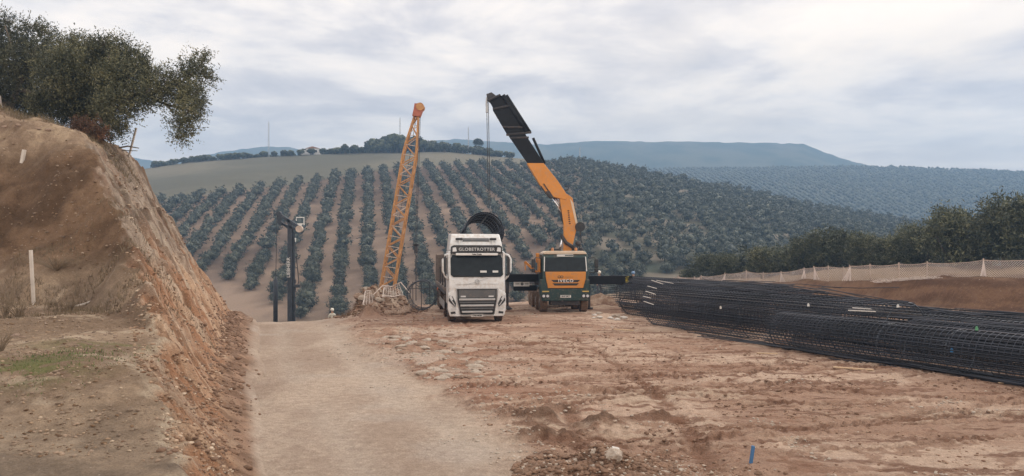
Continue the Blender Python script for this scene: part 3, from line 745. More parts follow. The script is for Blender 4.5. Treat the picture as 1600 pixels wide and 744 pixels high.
for i, (xx, yy, ix, r1, r2) in enumerate(cand):
    if yy < (82 if xx/yy > .09 else 104) or yy > 352: continue
    px = 800+1200*xx/yy; py = 400-(cz[i]-2.9)/yy*1200
    if px < 235 or px > 1750: continue
    if py > ip(px, START): continue
    bound = ip(px, FIELD_EDGE)
    if px < 890 and py < bound: continue
    w = ss(800, 930, px + (200-yy)*.6)          # rows give way to scattered old olives on the right flank
    if ix is not None:
        if r1 < w*.95 or r1 < .03: continue
    else:
        if r1 > w or clump[i] > .84: continue
    cell = (int(xx//2.0), int(yy//2.0))
    if any((cell[0]+a, cell[1]+b) in cells for a in (-1, 0, 1) for b in (-1, 0, 1)) and ix is None: continue
    cells[cell] = 1
    keep.append((yy, xx, cz[i], ix, r2, px))
keep.sort()
n_ind = 0; rest_v = []; rest_f = []; rest_n = 0
def add_rest(buf, d, loc, s, rz, sz=1.0):
    v, f = d; c_, s_ = math.cos(rz), math.sin(rz)
    w = np.stack([(v[:, 0]*c_-v[:, 1]*s_)*s, (v[:, 0]*s_+v[:, 1]*c_)*s, v[:, 2]*s*sz], 1)+np.array(loc)
    buf[0].append(w); buf[1].append(f+buf[2]); buf[2] += len(v)
buf = [[], [], 0]
for i, (yy, xx, zz_, ix, r2, px) in enumerate(keep):
    s = (.97 if ix is not None else .98)*(.75+.45*r2)*(1+.25*ss(850, 1000, px)*(r2-.3))
    if n_ind < 290 and 240 < px < 1330:
        o = bpy.data.objects.new('grove_olive', HV[i % 6]); COL.objects.link(o); n_ind += 1
        o.location = (xx, yy, zz_-.5); o.scale = (s, s, s*.95); o.rotation_euler = (0, 0, r2*40)
        tag(o, 'grey-green olive tree in the planted grove on the hillside', 'olive tree', 'olive trees planted in rows on the hill')
    else:
        add_rest(buf, LVd[i % 5], (xx, yy, zz_-.5), s*1.04, r2*40)
print('GROVE', n_ind, len(keep))
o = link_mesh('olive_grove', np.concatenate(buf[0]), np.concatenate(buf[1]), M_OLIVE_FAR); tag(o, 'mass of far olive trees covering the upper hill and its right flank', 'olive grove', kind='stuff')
# scrub on the bare valley floor beyond the yard
buf = [[], [], 0]
for i in range(230):
    yy = rr_.uniform(66, 128); px = rr_.uniform(320, 1000); xx = (px-800)/1200*yy
    if float(vn(np.array([xx*.08]), np.array([yy*.08]), 333)[0]) < .5: continue
    add_rest(buf, LVd[i % 5], (xx, yy, hz_(xx, yy)-.35), rr_.uniform(.2, .5), i*1.3, .8)
o = link_mesh('valley_scrub', np.concatenate(buf[0]), np.concatenate(buf[1]), M_OLIVE_FAR); tag(o, 'low scrub scattered over the bare valley floor beyond the yard', 'scrub', kind='stuff')
# far olive plantation on the second hill: quite small blobs in a grid
rng = np.random.default_rng(9); gx, gy = np.meshgrid(np.arange(0, 900, 6.2), np.arange(480, 1010, 4.6))
gx = gx.ravel()+.12*gy.ravel()+rng.normal(size=gx.size)*.7; gy = gy.ravel()+.10*gx+rng.normal(size=gx.size)*1.2
gp = 800+1200*gx/gy; gz = H(gx, gy, False); ga = 400-(gz-2.9)/gy*1200
okk = (gp > 930) & (gp < 1720) & (ga < ip(gp, A_CREST)+10) & (gy < 1005) 
bl = bmesh.new(); bmesh.ops.create_icosphere(bl, subdivisions=1, radius=1.55); mt = bpy.data.meshes.new('t'); bl.to_mesh(mt); bl.free()
mt.calc_loop_triangles(); v = np.zeros(len(mt.vertices)*3); mt.vertices.foreach_get('co', v); f = np.zeros(len(mt.loop_triangles)*3, dtype=np.int32); mt.loop_triangles.foreach_get('vertices', f)
v = v.reshape(-1, 3); v[:, 2] = v[:, 2]*.75+1.0; f = f.reshape(-1, 3); v = v*(1+.25*rng.normal(size=(len(v), 1))*.6)
idx = np.nonzero(okk)[0]; sc_ = (.6+.75*rng.random(len(idx)))[:, None, None]
VV = v[None]*sc_ + np.stack([gx[idx], gy[idx], gz[idx]], 1)[:, None, :]
FF = f[None]+(np.arange(len(idx))*len(v))[:, None, None]
print('FAR', len(idx))
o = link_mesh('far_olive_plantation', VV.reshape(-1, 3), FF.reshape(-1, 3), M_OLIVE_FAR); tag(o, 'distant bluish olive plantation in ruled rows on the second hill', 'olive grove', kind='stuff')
bpy.data.meshes.remove(mt)

# trees, a house and masts along the hill crest
M_RIDGE = leaf_mat('crest_leaves', ((.025, .035, .022), (.045, .058, .036), (.070, .082, .050)))
RT = []
for s in (31, 32, 33):
    me = blob_tree(s, 2, 160); me.materials[0] = M_RIDGE; RT.append(me)
TOPS = [(235, 257), (300, 247), (350, 240), (400, 239), (450, 234), (500, 232), (560, 223), (600, 214), (620, 209), (650, 212), (680, 217), (720, 223), (760, 230), (795, 240), (850, 246)]
rr_ = random.Random(12); kk = 0
for i in range(260):
    px = rr_.uniform(238, 800); Yq = rr_.uniform(345, 366)
    if 385 < px < 470 and rr_.random() < .55: continue
    X_ = (px-800)/1200*Yq; zg = hz_(X_, Yq); top = 2.9+(400-ip(px, TOPS)-rr_.uniform(-3, 3))/1200*Yq
    ht = max(3.1, (top-zg)*rr_.uniform(.55, 1.0))
    base_z = zg
    if ht > 4.5 and rr_.random() < .5: ht *= .7
    s = ht/3.3; o = bpy.data.objects.new('crest_tree', RT[i % 3]); COL.objects.link(o)
    o.location = (X_, Yq, base_z-.2); o.scale = (max(s, .9)*rr_.uniform(.8, 1.2), max(s, .9), s); o.rotation_euler = (0, 0, rr_.uniform(0, 6))
    tag(o, 'dark tree in the belt of trees along the hill crest', 'tree', 'trees along the hill crest')
cr = empty('lone_tree', (P(747, 240, 352).x, 352, hz_(P(747, 240, 352).x, 352)), label='lone round-crowned tree rising above the crest beside the hanging crane cable', cat='tree')
tb = MB(); tb.tube([(0, 0, -.3), (.1, 0, 3.2), (0, 0, 6)], [.28, .2, .08], 6); tb.build('trunk', M_BARK, cr)
rg = np.random.default_rng(3); V, F = leaf_cloud([((0, 0, 6.2), (1.7, 1.7, 1.2)), ((1.2, 0, 5.6), (1, 1, .8)), ((-1.1, .3, 5.9), (1, 1, .8))], 40, 6, .45, .2, rg, .2, .5); link_mesh('crown', V, F, M_RIDGE, cr)
M_GALV = mat('galvanised', (.42, .43, .44), .5, .6)
M_WHITEWALL = mat('whitewash', (.75, .73, .70), .9, var=.06); M_TILE = mat('clay_tiles', (.32, .17, .11), .9); M_DARKWIN = mat('dark_opening', (.02, .02, .025), .3)
def mast(px, ptop, pbot, Yq, label):
    X_ = P(px, 0, Yq).x; zb_ = min(hz_(X_, Yq), P(px, pbot, Yq).z); zt = P(px, ptop, Yq).z
    r = empty('lattice_mast', (X_, Yq, zb_), label=label, cat='mast'); h = zt-zb_; w = .55*Yq/350
    m = MB()
    for sx, sy in ((-1, -1), (1, -1), (0, 1)): m.bar((sx*w/2, sy*w/2, 0), (sx*w*.35, sy*w*.35, h*.96), .10*Yq/350, .10*Yq/350)
    k = int(h/w/1.2)
    for i in range(k):
        z0 = i*h*.95/k; z1 = (i+1)*h*.95/k
        m.bar((-w/2, -w/2, z0), (w/2, -w/2, z1), .05, .05); m.bar((w/2, -w/2, z0), (0, w/2, z1), .05, .05)
    m.build('frame', M_GALV, r); a = MB(); a.bar((0, 0, h*.94), (0, 0, h), .12, .12); a.build('antenna', M_GALV, r)
mast(420, 190, 243, 352, 'tall thin mast standing on the left part of the hill crest')
mast(625, 183, 238, 356, 'thin mast among the crest trees behind the lattice boom')
mast(732, 198, 232, 356, 'thin mast on the crest just left of the hanging crane cable')
mast(906, 230, 252, 358, 'short thin mast on the right shoulder of the hill')
hx = P(490, 238, 353).x; hs = empty('white_house', (hx, 353, hz_(hx, 353)+.2), label='small white farmhouse among the trees on the hill crest', cat='house')
m = MB(); m.box((0, 0, 1.3), (6, 4, 2.8)); m.box((-4.3, .2, 1.0), (2.8, 3.4, 2.2)); m.build('wall', M_WHITEWALL, hs)
m = MB(); m.prism([(-3.2, 2.72), (3.2, 2.72), (3.2, 2.8), (0, 3.7), (-3.2, 2.8)], 1, -2.2, 2.2); m.build('roof', M_TILE, hs)
for wx in (-1.8, 1.7): m = MB(); m.box((wx, -2.02, 1.5), (.8, .08, 1.0)); m.build('window', M_DARKWIN, hs)
m = MB(); m.box((0, -2.02, .95), (.95, .08, 2.0)); m.build('door', M_DARKWIN, hs)

# ------------------------------------------------------------------ vehicles
M_WHITE = mat('white_paint', (.72, .74, .75), .32, var=.04, dirt=(.47, .40, .33), dirt_amt=.32, coat=.3)
M_WHITE2 = mat('white_plastic', (.74, .74, .73), .45, var=.05)
M_BLACK = mat('black_plastic', (.018, .019, .021), .5, var=.3, dirt=(.16, .12, .09), dirt_amt=.15)
M_GREY = mat('grille_grey', (.10, .105, .11), .45, .2, dirt=(.22, .18, .15), dirt_amt=.2)
M_SILVER = mat('satin_silver', (.45, .46, .47), .35, .7)
M_GLASS = mat('windscreen_glass', (.016, .022, .026), .06, var=.3); M_GLASS.node_tree.nodes['Principled BSDF'].inputs['Specular IOR Level'].default_value = .18
M_LAMP = mat('lamp_glass', (.62, .64, .66), .15, .1); M_AMBER = mat('amber_lens', (.60, .42, .12), .25)
M_TYRE = mat('tyre_rubber', (.028, .026, .025), .9, var=.3, dirt=(.20, .13, .09), dirt_amt=.5, scale=6)
M_MUDTYRE = mat('muddy_tyre_rubber', (.07, .05, .038), .95, var=.3, dirt=(.24, .16, .11), dirt_amt=.7, scale=6)
M_RIM = mat('wheel_steel', (.30, .30, .30), .5, .5, dirt=DUST, dirt_amt=.4)
M_STEELD = mat('dark_steel', (.045, .045, .05), .6, .4, dirt=(.14, .10, .08), dirt_amt=.3)
M_DECK = mat('trailer_boards', (.13, .10, .08), .85, var=.3)
M_RUSTPANEL = mat('weathered_trailer_panel', (.16, .13, .115), .8, var=.25, scale=5)
M_PLATE = mat('number_plate_white', (.70, .70, .68), .4, var=.03); M_INK = mat('black_ink', (.02, .02, .02), .6); M_PAPER = mat('windscreen_notice', (.62, .63, .62), .6)
M_ORANGE = mat('orange_paint', (.62, .235, .028), .42, var=.08, dirt=(.42, .24, .13), dirt_amt=.3)
M_GREEN = mat('dark_green_paint', (.007, .036, .036), .42, var=.15, dirt=(.20, .15, .11), dirt_amt=.22)
M_CREAM = mat('cream_roof_paint', (.62, .50, .38), .5, var=.08)
M_CHROME = mat('chrome_rod', (.75, .76, .78), .12, .95, var=.02)
M_BOOMBLK = mat('black_boom_paint', (.010, .011, .014), .6, 0, var=.25); M_BOOMBLK.node_tree.nodes['Principled BSDF'].inputs['Specular IOR Level'].default_value = .2
M_YELLOW = mat('yellow_marking', (.70, .55, .05), .5)
M_BEACON = mat('amber_beacon', (.42, .16, .04), .25)
FR = (math.radians(90), 0, 0)

def wheel(parent, c, r, w, tm=None, name='wheel'):
    m = MB(); x0, x1 = c[0]-w/2, c[0]+w/2; n = 28
    def ring(x, rr): return [(x, c[1]+rr*math.cos(2*math.pi*k/n), c[2]+rr*math.sin(2*math.pi*k/n)) for k in range(n)]
    prof = [(x0+.02, r*.60), (x0, r*.80), (x0+.025, r*.96), (x0+.06, r), (x1-.06, r), (x1-.025, r*.96), (x1, r*.80), (x1-.02, r*.60)]
    vs = []; fs = []
    for p in prof: vs += ring(*p)
    for i in range(len(prof)-1):
        for k in range(n): fs.append((i*n+k, i*n+(k+1) % n, (i+1)*n+(k+1) % n, (i+1)*n+k))
    m.add(vs, fs)
    for k in range(n):      # tread blocks
        if k % 2: continue
        a = 2*math.pi*k/n; R = Matrix.Rotation(-a, 3, 'X').transposed()
        for xx in (-.28, 0, .28): m.box((c[0]+xx*w, c[1]+math.cos(a)*r, c[2]+math.sin(a)*r), (w*.22, .035, .06), Matrix.Rotation(a, 3, 'X'))
    o = m.build(name, tm or M_TYRE, parent)
    h = MB(); h.cyl((x0+.05, c[1], c[2]), (x1-.05, c[1], c[2]), r*.6, 20); h.cyl((x0+.0, c[1], c[2]), (x1, c[1], c[2]), r*.22, 12)
    for k in range(8):
        a = k*math.pi/4; h.cyl((x0+.02, c[1]+math.cos(a)*r*.38, c[2]+math.sin(a)*r*.38), (x1-.02, c[1]+math.cos(a)*r*.38, c[2]+math.sin(a)*r*.38), .03, 6)
    h.build('rim', M_RIM, o)
    return o

# --- white articulated lorry
TX, TY = -1.50, 33.0
tr = empty('white_lorry', (TX, TY, hz_(TX, TY)-.01), math.radians(8), label='white articulated lorry facing the camera with a dark flatbed trailer behind its tall cab', cat='lorry')
m = MB(); m.prism([(.06, .95), (.0, 1.5), (.03, 1.98), (.38, 3.06), (.45, 3.12), (2.25, 3.12), (2.25, .75), (.5, .75)], 0, -1.21, 1.21); m.build('cab', M_WHITE, tr, bevel=.05, segs=3)
m = MB()
m.add([(-1.17, .44, 3.12), (1.17, .44, 3.12), (1.19, 2.25, 3.12), (-1.19, 2.25, 3.12), (-1.14, .50, 3.45), (1.14, .50, 3.45), (-1.06, .80, 3.86), (1.06, .80, 3.86), (1.10, 2.25, 3.90), (-1.10, 2.25, 3.90)],
      [(0, 1, 5, 4), (4, 5, 7, 6), (6, 7, 8, 9), (0, 3, 2, 1), (1, 2, 8, 7, 5), (0, 4, 6, 9, 3), (3, 9, 8, 2)])
rd = m.build('roof_deflector', M_WHITE, tr, bevel=.045, segs=3)
m = MB(); m.box((0, .575, 3.60), (1.15, .06, .15), Matrix.Rotation(math.radians(-36), 3, 'X')); m.build('vent_panel', M_GREY, rd, bevel=.01)
m = MB()
for s in (-1, 1):
    m.bar((s*.72, .42, 3.10), (s*.72, .50, 3.58), .07, .07, 0)
m.build('lamp_bracket', M_WHITE2, tr, bevel=.01)
for s in (-1, 1):
    m = MB(); m.box((s*.74, .50, 3.63), (.30, .10, .10)); m.cyl((s*.74-.05, .42, 3.63), (s*.74-.05, .48, 3.63), .06, 10); m.build('air_horn', M_BLACK, tr, bevel=.015)
m = MB(); m.prism([(-1.12, 3.00), (1.12, 3.00), (1.10, 3.30), (.98, 3.36), (-.98, 3.36), (-1.10, 3.30)], 1, .14, .40); vis = m.build('sun_visor', M_BLACK, tr, bevel=.02)
for s in (-1, 1):
    m = MB(); m.prism([(s*.86, 3.09), (s*1.05, 3.07), (s*1.04, 3.25), (s*.90, 3.27)], 1, .125, .20); m.build('marker_lamp', M_LAMP, vis, bevel=.012)
text_obj('GLOBETROTTER', .185, M_SILVER, tr, (0, .132, 3.175), FR, spacing=1.12, sx=1.04)
m = MB(); m.box((0, .12, 2.965), (1.82, .08, .10)); lb = m.build('light_bar', M_WHITE2, tr, bevel=.02)
text_obj('Volvo Trucks', .075, M_INK, tr, (0, .074, 2.965), FR, spacing=1.0)
wsl = (.38-.03)/(3.06-1.98)
def wy(z): return .03+(z-1.98)*wsl
m = MB(); 
def panel(zs, xs, off, th=.03):
    v = []
    for o_ in (off, off+th):
        for z_, x_ in zip(zs, xs): v.append((x_, wy(z_)-o_, z_))
    n_ = len(zs); return v, [tuple(range(n_)), tuple(range(2*n_-1, n_-1, -1))]+[(i, (i+1) % n_, (i+1) % n_+n_, i+n_) for i in range(n_)]
v, f = panel([1.99, 1.99, 2.08, 2.80, 2.93, 2.93, 2.80, 2.08], [-1.02, 1.02, 1.13, 1.12, 1.04, -1.04, -1.12, -1.13], .012); m.add(v, f); m.build('windscreen', M_GLASS, tr, bevel=.012)
for xx, w_ in ((.28, .28), (.80, .24)):
    m = MB(); m.box((xx, wy(2.22)-.055, 2.22), (w_, .012, .09), Matrix.Rotation(math.radians(-18), 3, 'X')); m.build('windscreen_notice', M_PAPER, tr)
for s in (-1, 1):
    m = MB(); m.bar((s*.15, wy(2.0)-.07, 1.99), (s*.95, wy(2.10)-.075, 2.07), .022, .02); m.build('wiper', M_BLACK, tr)
m = MB()   # badge bar: a diagonal across a ring
m.tube([(.085*math.cos(a*math.pi/8), -.03, 1.79+.085*math.sin(a*math.pi/8)) for a in range(17)], .015, 6); m.bar((-.50, -.02, 1.65), (.45, -.02, 1.93), .014, .014); m.bar((-.95, -.015, 1.685), (.95, -.015, 1.685), .012, .012)
m.build('badge', M_SILVER, tr)
m = MB(); m.prism([(-.86, 1.47), (.86, 1.47), (.82, 1.0), (.68, .40), (-.68, .40), (-.82, 1.0)], 1, -.035, .25); gr = m.build('grille', M_BLACK, tr, bevel=.02)
m = MB()
m.box((0, -.045, 1.27), (1.58, .03, .34)); m.build('upper_mesh', M_GREY, gr)
for i, zz_ in enumerate((1.03, .90, .77, .64, .50)):
    m = MB(); w_ = 1.56-(1.03-zz_)*.45; m.box((0, -.06, zz_), (w_, .05, .062 if i % 2 else .085)); m.build('slat', M_GREY if i % 2 else M_SILVER, gr, bevel=.01)
for s in (-1, 1):
    m = MB(); m.box((s*.60, -.065, 1.16), (.22, .02, .06)); m.build('grille_lamp', M_LAMP, gr)
m = MB(); m.tube([(-.90, -.045, 1.49), (.90, -.045, 1.49), (.86, -.045, 1.0), (.71, -.045, .37), (-.71, -.045, .37), (-.86, -.045, 1.0), (-.90, -.045, 1.49)], .018, 6); m.build('frame', M_SILVER, gr)
m = MB(); m.prism([(-1.24, 1.30), (-.90, 1.48), (-.74, .38), (.74, .38), (.90, 1.48), (1.24, 1.30), (1.25, .60), (1.16, .30), (-1.16, .30), (-1.25, .60)], 1, -.02, .45); m.build('bumper', M_WHITE, tr, bevel=.03)
for s in (-1, 1):
    hl_ = empty('headlight', (0, 0, 0)); hl_.parent = tr
    m = MB(); m.prism([(s*1.20, 1.20), (s*1.05, 1.16), (s*.90, .86), (s*.94, .68), (s*1.08, .80), (s*1.22, .98)], 1, -.05, .0); m.build('housing', M_BLACK, hl_, bevel=.01)
    m = MB(); m.prism([(s*1.20, 1.22), (s*1.13, 1.23), (s*1.02, 1.03), (s*1.12, .96)], 1, -.066, -.04); m.build('lens', M_LAMP, hl_, bevel=.008)
    m = MB(); m.bar((s*1.20, -.06, 1.15), (s*.96, -.06, .78), .03, .03); m.bar((s*1.12, -.06, .84), (s*.95, -.06, .70), .025, .025); m.build('daylight_strip', M_LAMP, hl_)
    for zf, wf in ((.62, .24), (.46, .20)):
        m = MB(); m.prism([(s*1.14, zf+.04), (s*(1.14-wf), zf+.06), (s*(1.12-wf), zf-.03), (s*1.12, zf-.05)], 1, -.04, .0); m.build('fog_lamp', M_LAMP if zf > .5 else M_BLACK, tr)
    m = MB()      # mirror: arms, tall housing standing off the cab
    o_ = s*1.47; i_ = s*1.22
    m.tube([(i_, .22, 2.98), (o_-s*.10, .12, 2.93), (o_, .08, 2.75), (o_, .08, 2.25), (o_-s*.12, .12, 2.02), (i_, .22, 1.86)], .045, 8)
    mr = m.build('mirror', M_WHITE, tr, smooth=True)
    m = MB(); m.prism([(o_-s*.03, 2.82), (i_+s*.10, 2.90), (i_+s*.10, 2.00), (o_-s*.03, 2.14)], 1, .06, .20); m.build('mirror_gap_fill', M_BLACK, mr, bevel=.02)  # black slab stands in for the dark see-through gap inside the loop
    m = MB(); m.prism([(s*1.16, 2.02), (s*1.24, 2.0), (s*1.24, 3.02), (s*1.18, 3.08), (s*1.13, 3.02)], 1, .16, .5); m.build('pillar', M_WHITE, tr, bevel=.02)
    m = MB(); m.box((s*1.222, 1.15, 1.95), (.02, 1.1, 2.0)); dr = m.build('door', M_WHITE, tr, bevel=.01)
    m = MB(); m.box((s*1.237, 1.1, 2.45), (.012, .9, .75)); m.build('window', M_GLASS, dr)
    m = MB(); m.box((s*1.1, .75, .5), (.25, .6, .3)); m.build('step', M_BLACK, tr, bevel=.02)
m = MB(); m.box((0, -.04, .345), (.52, .02, .115)); pl = m.build('number_plate', M_PLATE, tr)
text_obj('6702 MGK', .10, M_INK, pl, (0, -.055, .345), FR, spacing=.95)
m = MB(); m.box((0, .7, .42), (2.1, .9, .3)); m.box((0, 3.0, .85), (.9, 4.6, .28)); m.box((-.98, 2.8, .65), (.35, 1.1, .55)); m.build('chassis', M_BLACK, tr, bevel=.02)
for s in (-1, 1):
    wheel(tr, (s*1.03, .62+.35, .50), .50, .34)
    wheel(tr, (s*.95, 4.2, .50), .50, .55)
    for yy_ in (9.2, 10.5, 11.8): wheel(tr, (s*1.02, yy_, .50), .50, .38)
m = MB(); m.box((0, 7.9, 1.36), (2.5, 10.6, .14)); m.build('trailer_deck', M_DECK, tr, bevel=.01)
m = MB(); m.box((-.45, 8.4, 1.10), (.14, 9.6, .38)); m.box((.45, 8.4, 1.10), (.14, 9.6, .38)); m.box((-1.22, 7.9, 1.2), (.05, 10.4, .16)); m.box((1.22, 7.9, 1.2), (.05, 10.4, .16)); m.build('trailer_frame', M_STEELD, tr)
for yy_, zt in ((12.95, 2.95), (10.4, 2.9)):
    m = MB(); m.box((-.62, yy_, (zt+1.43)/2), (1.2, .05, zt-1.43))
    for xx in (-1.22, -.9, -.6, -.3, -.02): m.box((xx, yy_-.04, (zt+1.45)/2+.02), (.06, .06, zt-1.42))
    for z_ in (1.6, 2.0, 2.4, 2.8): m.box((-.62, yy_-.035, z_), (1.25, .045, .05))
    m.build('stake_panel', M_RUSTPANEL, tr)
for s in (-1, 1):
    for yy_ in (3.2, 5.6, 8.0):
        m = MB(); m.box((s*1.2, yy_, 1.85), (.08, .08, .95)); m.build('stake', M_STEELD, tr)
for yy_ in (3.6, 5.2, 6.8):
    m = MB(); m.box((-1.26, yy_, .62), (.03, 1.4, .34)); m.build('side_guard', M_SILVER, tr)

# --- orange and dark green crane lorry
CX, CY = 2.72, 39.0
cz_ = hz_(CX, CY)-.02
ct = empty('crane_lorry', (CX, CY, cz_), math.radians(4), label='orange and dark green lorry with raised loading crane and wide black outrigger beams', cat='crane lorry')
m = MB(); m.prism([(.05, 1.05), (.0, 1.3), (.03, 2.10), (.24, 2.92), (.34, 3.0), (1.85, 3.0), (1.85, .9), (.4, .9)], 0, -1.18, 1.18); m.build('cab', M_GREEN, ct, bevel=.05, segs=3)
m = MB(); m.prism([(-1.14, 2.98), (1.14, 2.98), (1.10, 3.08), (.95, 3.16), (-.95, 3.16), (-1.10, 3.08)], 1, .24, 1.85); m.build('roof', M_CREAM, ct, bevel=.04)
for xx in (-.60, .62):
    m = MB(); m.cyl((xx, .6, 3.14), (xx, .6, 3.26), .075, 12); m.sphere((xx, .6, 3.26), .075, 10); m.build('beacon', M_BEACON, ct, smooth=True)
iw = (.24-.03)/(2.92-2.10)
def wy2(z): return .03+(z-2.1)*iw
def slab(pts, off, th):
    v = []
    for o_ in (off, off+th): v += [(x_, wy2(z_)-o_, z_) for x_, z_ in pts]
    n_ = len(pts); return v, [tuple(range(n_)), tuple(range(2*n_-1, n_-1, -1))]+[(i, (i+1) % n_, (i+1) % n_+n_, i+n_) for i in range(n_)]
m = MB(); v, f = slab([(-1.0, 2.13), (1.0, 2.13), (1.06, 2.25), (1.03, 2.82), (-1.03, 2.82), (-1.06, 2.25)], .010, .03); m.add(v, f); m.build('windscreen', M_GLASS, ct, bevel=.01)
for s in (-1, 1):
    m = MB(); m.bar((s*1.085, wy2(2.15)-.03, 2.12), (s*1.055, wy2(2.85)-.03, 2.86), .045, .03); m.build('pillar_trim', M_WHITE2, ct)
    m = MB(); m.bar((s*.1, wy2(2.14)-.06, 2.13), (s*.85, wy2(2.2)-.06, 2.17), .025, .02); m.build('wiper', M_BLACK, ct)
m = MB(); m.box((.0, wy2(2.93)-.05, 2.92), (.84, .03, .11)); fs_ = m.build('name_board', M_PLATE, ct, bevel=.005)
m = MB(); m.box((.20, wy2(2.93)-.068, 2.92), (.42, .008, .05)); m.build('printed_line', M_GREEN, fs_)
m = MB(); m.prism([(-1.04, 2.10), (1.04, 2.10), (1.02, 1.72), (.90, 1.27), (-.90, 1.27), (-1.0, 1.72)], 1, -.05, .10); hd = m.build('bonnet_panel', M_ORANGE, ct, bevel=.02)
for z_, w_ in ((1.63, .74), (1.46, .68)):
    m = MB(); m.prism([(-w_, z_+.055), (w_, z_+.055), (w_-.12, z_-.055), (-w_+.12, z_-.055)], 1, -.062, .0); m.build('air_slot', M_BLACK, hd)
text_obj('IVECO', .20, M_WHITE2, hd, (0, -.075, 1.635), FR, spacing=1.25, depth=.008, sx=1.15)
m = MB(); m.tube([(-.33+.075*math.cos(a*math.pi/6), -.055, 1.84+.055*math.sin(a*math.pi/6)) for a in range(13)], .014, 5); m.tube([(-.20+.075*math.cos(a*math.pi/6), -.055, 1.84+.055*math.sin(a*math.pi/6)) for a in range(13)], .014, 5); m.bar((-.05, -.055, 1.83), (.38, -.055, 1.83), .025, .01); m.build('emblem', M_GREEN, hd)
m = MB(); m.prism([(-1.30, 1.70), (-1.05, 1.74), (-.93, 1.24), (.93, 1.24), (1.05, 1.74), (1.22, 1.70), (1.26, .98), (1.20, .62), (-1.20, .62), (-1.30, .98)], 1, -.03, .5); m.build('bumper', M_GREEN, ct, bevel=.035)
for s in (-1, 1):
    m = MB(); m.box((s*1.02, -.05, 1.10), (.34, .03, .06)); m.build('indicator', M_AMBER, ct, bevel=.008)
    h_ = empty('headlight'); h_.parent = ct
    m = MB(); m.box((s*1.02, -.045, .87), (.40, .03, .19)); m.build('housing', M_BLACK, h_, bevel=.01)
    for dx in (-.10, .10): m = MB(); m.cyl((s*1.02+dx, -.075, .87), (s*1.02+dx, -.04, .87), .072, 14); m.build('lens', M_LAMP, h_)
m = MB(); m.box((.0, -.045, .85), (.54, .02, .13)); pl = m.build('number_plate', M_PLATE, ct)
text_obj('8143 FKT', .11, M_INK, pl, (0, -.06, .85), FR, spacing=.95)
m = MB(); m.cyl((-.15, -.08, .62), (-.15, .1, .62), .05, 10); m.box((0, .6, .55), (1.5, 1.0, .3)); m.build('tow_pin', M_STEELD, ct)
for s, ox in ((-1, -.42), (1, .36)):
    m = MB(); x_ = s*1.22
    m.tube([(x_, .15, 2.78), (x_+ox*.7, .02, 2.82), (x_+ox, 0, 2.7)], .022, 6); m.tube([(x_, .15, 2.05), (x_+ox*.8, .02, 2.05), (x_+ox, 0, 2.2)], .022, 6); mr = m.build('mirror', M_BLACK, ct)
    m = MB(); m.box((x_+ox, -.02, 2.52), (.20, .12, .44)); m.box((x_+ox, -.02, 2.17), (.19, .11, .20)); m.build('housing', M_BLACK, mr, bevel=.03)
m = MB(); m.box((-1.28, .75, 2.38), (.10, .7, .75)); m.box((-1.3, 1.2, 2.8), (.18, .22, .5)); m.build('side_panel', M_ORANGE, ct, bevel=.03)
m = MB(); m.bar((-1.95, 1.4, 2.60), (-1.30, 1.2, 2.0), .12, .12); m.bar((-1.95, 1.4, 2.60), (-1.93, 1.4, 2.15), .06, .06); m.build('grab_rail', M_ORANGE, ct)
for s in (-1, 1):
    m = MB(); m.box((s*1.205, .95, 1.9), (.02, 1.0, 1.7)); m.build('door', M_GREEN, ct, bevel=.01)
    wheel(ct, (s*1.05, .95, .56), .56, .40, M_MUDTYRE)
    for yy_ in (2.9, 5.4, 6.8): wheel(ct, (s*.98, yy_, .54), .54, .55, M_MUDTYRE)
m = MB(); m.box((0, 4.4, .95), (.9, 7.4, .3)); m.build('chassis', M_STEELD, ct)
m = MB(); m.box((0, 5.8, 1.38), (2.45, 4.6, .16)); m.box((-1.2, 5.8, 1.6), (.06, 4.5, .45)); m.box((1.2, 5.8, 1.6), (.06, 4.5, .45)); m.build('load_bed', M_STEELD, ct)
# outriggers: across the lorry behind the cab
yo = 2.45
m = MB(); m.box((2.60, yo, 1.60), (2.75, .32, .46)); ob = m.build('outrigger_beam', M_BOOMBLK, ct, bevel=.02)
m = MB(); m.bar((3.58, yo-.17, 1.74), (3.78, yo-.17, 1.80), .05, .01); m.bar((3.56, yo-.17, 1.64), (3.76, yo-.17, 1.72), .05, .01); m.cyl((3.68, yo-.175, 1.53), (3.68, yo-.16, 1.53), .10, 14); m.build('warning_mark', M_YELLOW, ob)
m = MB(); m.cyl((1.62, yo, 1.35), (1.62, yo, .12), .08, 12); m.cyl((1.62, yo, .12), (1.62, yo, .02), .22, 14); m.build('support_leg', M_STEELD, ct)
m = MB(); m.box((-1.95, yo, 1.72), (1.85, .32, .42)); m.box((-1.85, yo+.05, 1.18), (1.25, .25, .30)); ob = m.build('outrigger_beam', M_BOOMBLK, ct, bevel=.02)
m = MB(); m.box((-2.05, yo-.10, 1.40), (.85, .03, .26)); pl = m.build('warning_plate', M_PLATE, ob, bevel=.004)
m = MB(); m.cyl((-2.02, yo-.125, 1.40), (-2.02, yo-.11, 1.40), .085, 12); m.box((-2.27, yo-.118, 1.43), (.22, .006, .03)); m.box((-2.27, yo-.118, 1.37), (.22, .006, .02)); m.box((-1.78, yo-.118, 1.42), (.22, .006, .03)); m.box((-1.78, yo-.118, 1.35), (.2, .006, .02)); m.build('print', M_GREY, pl)
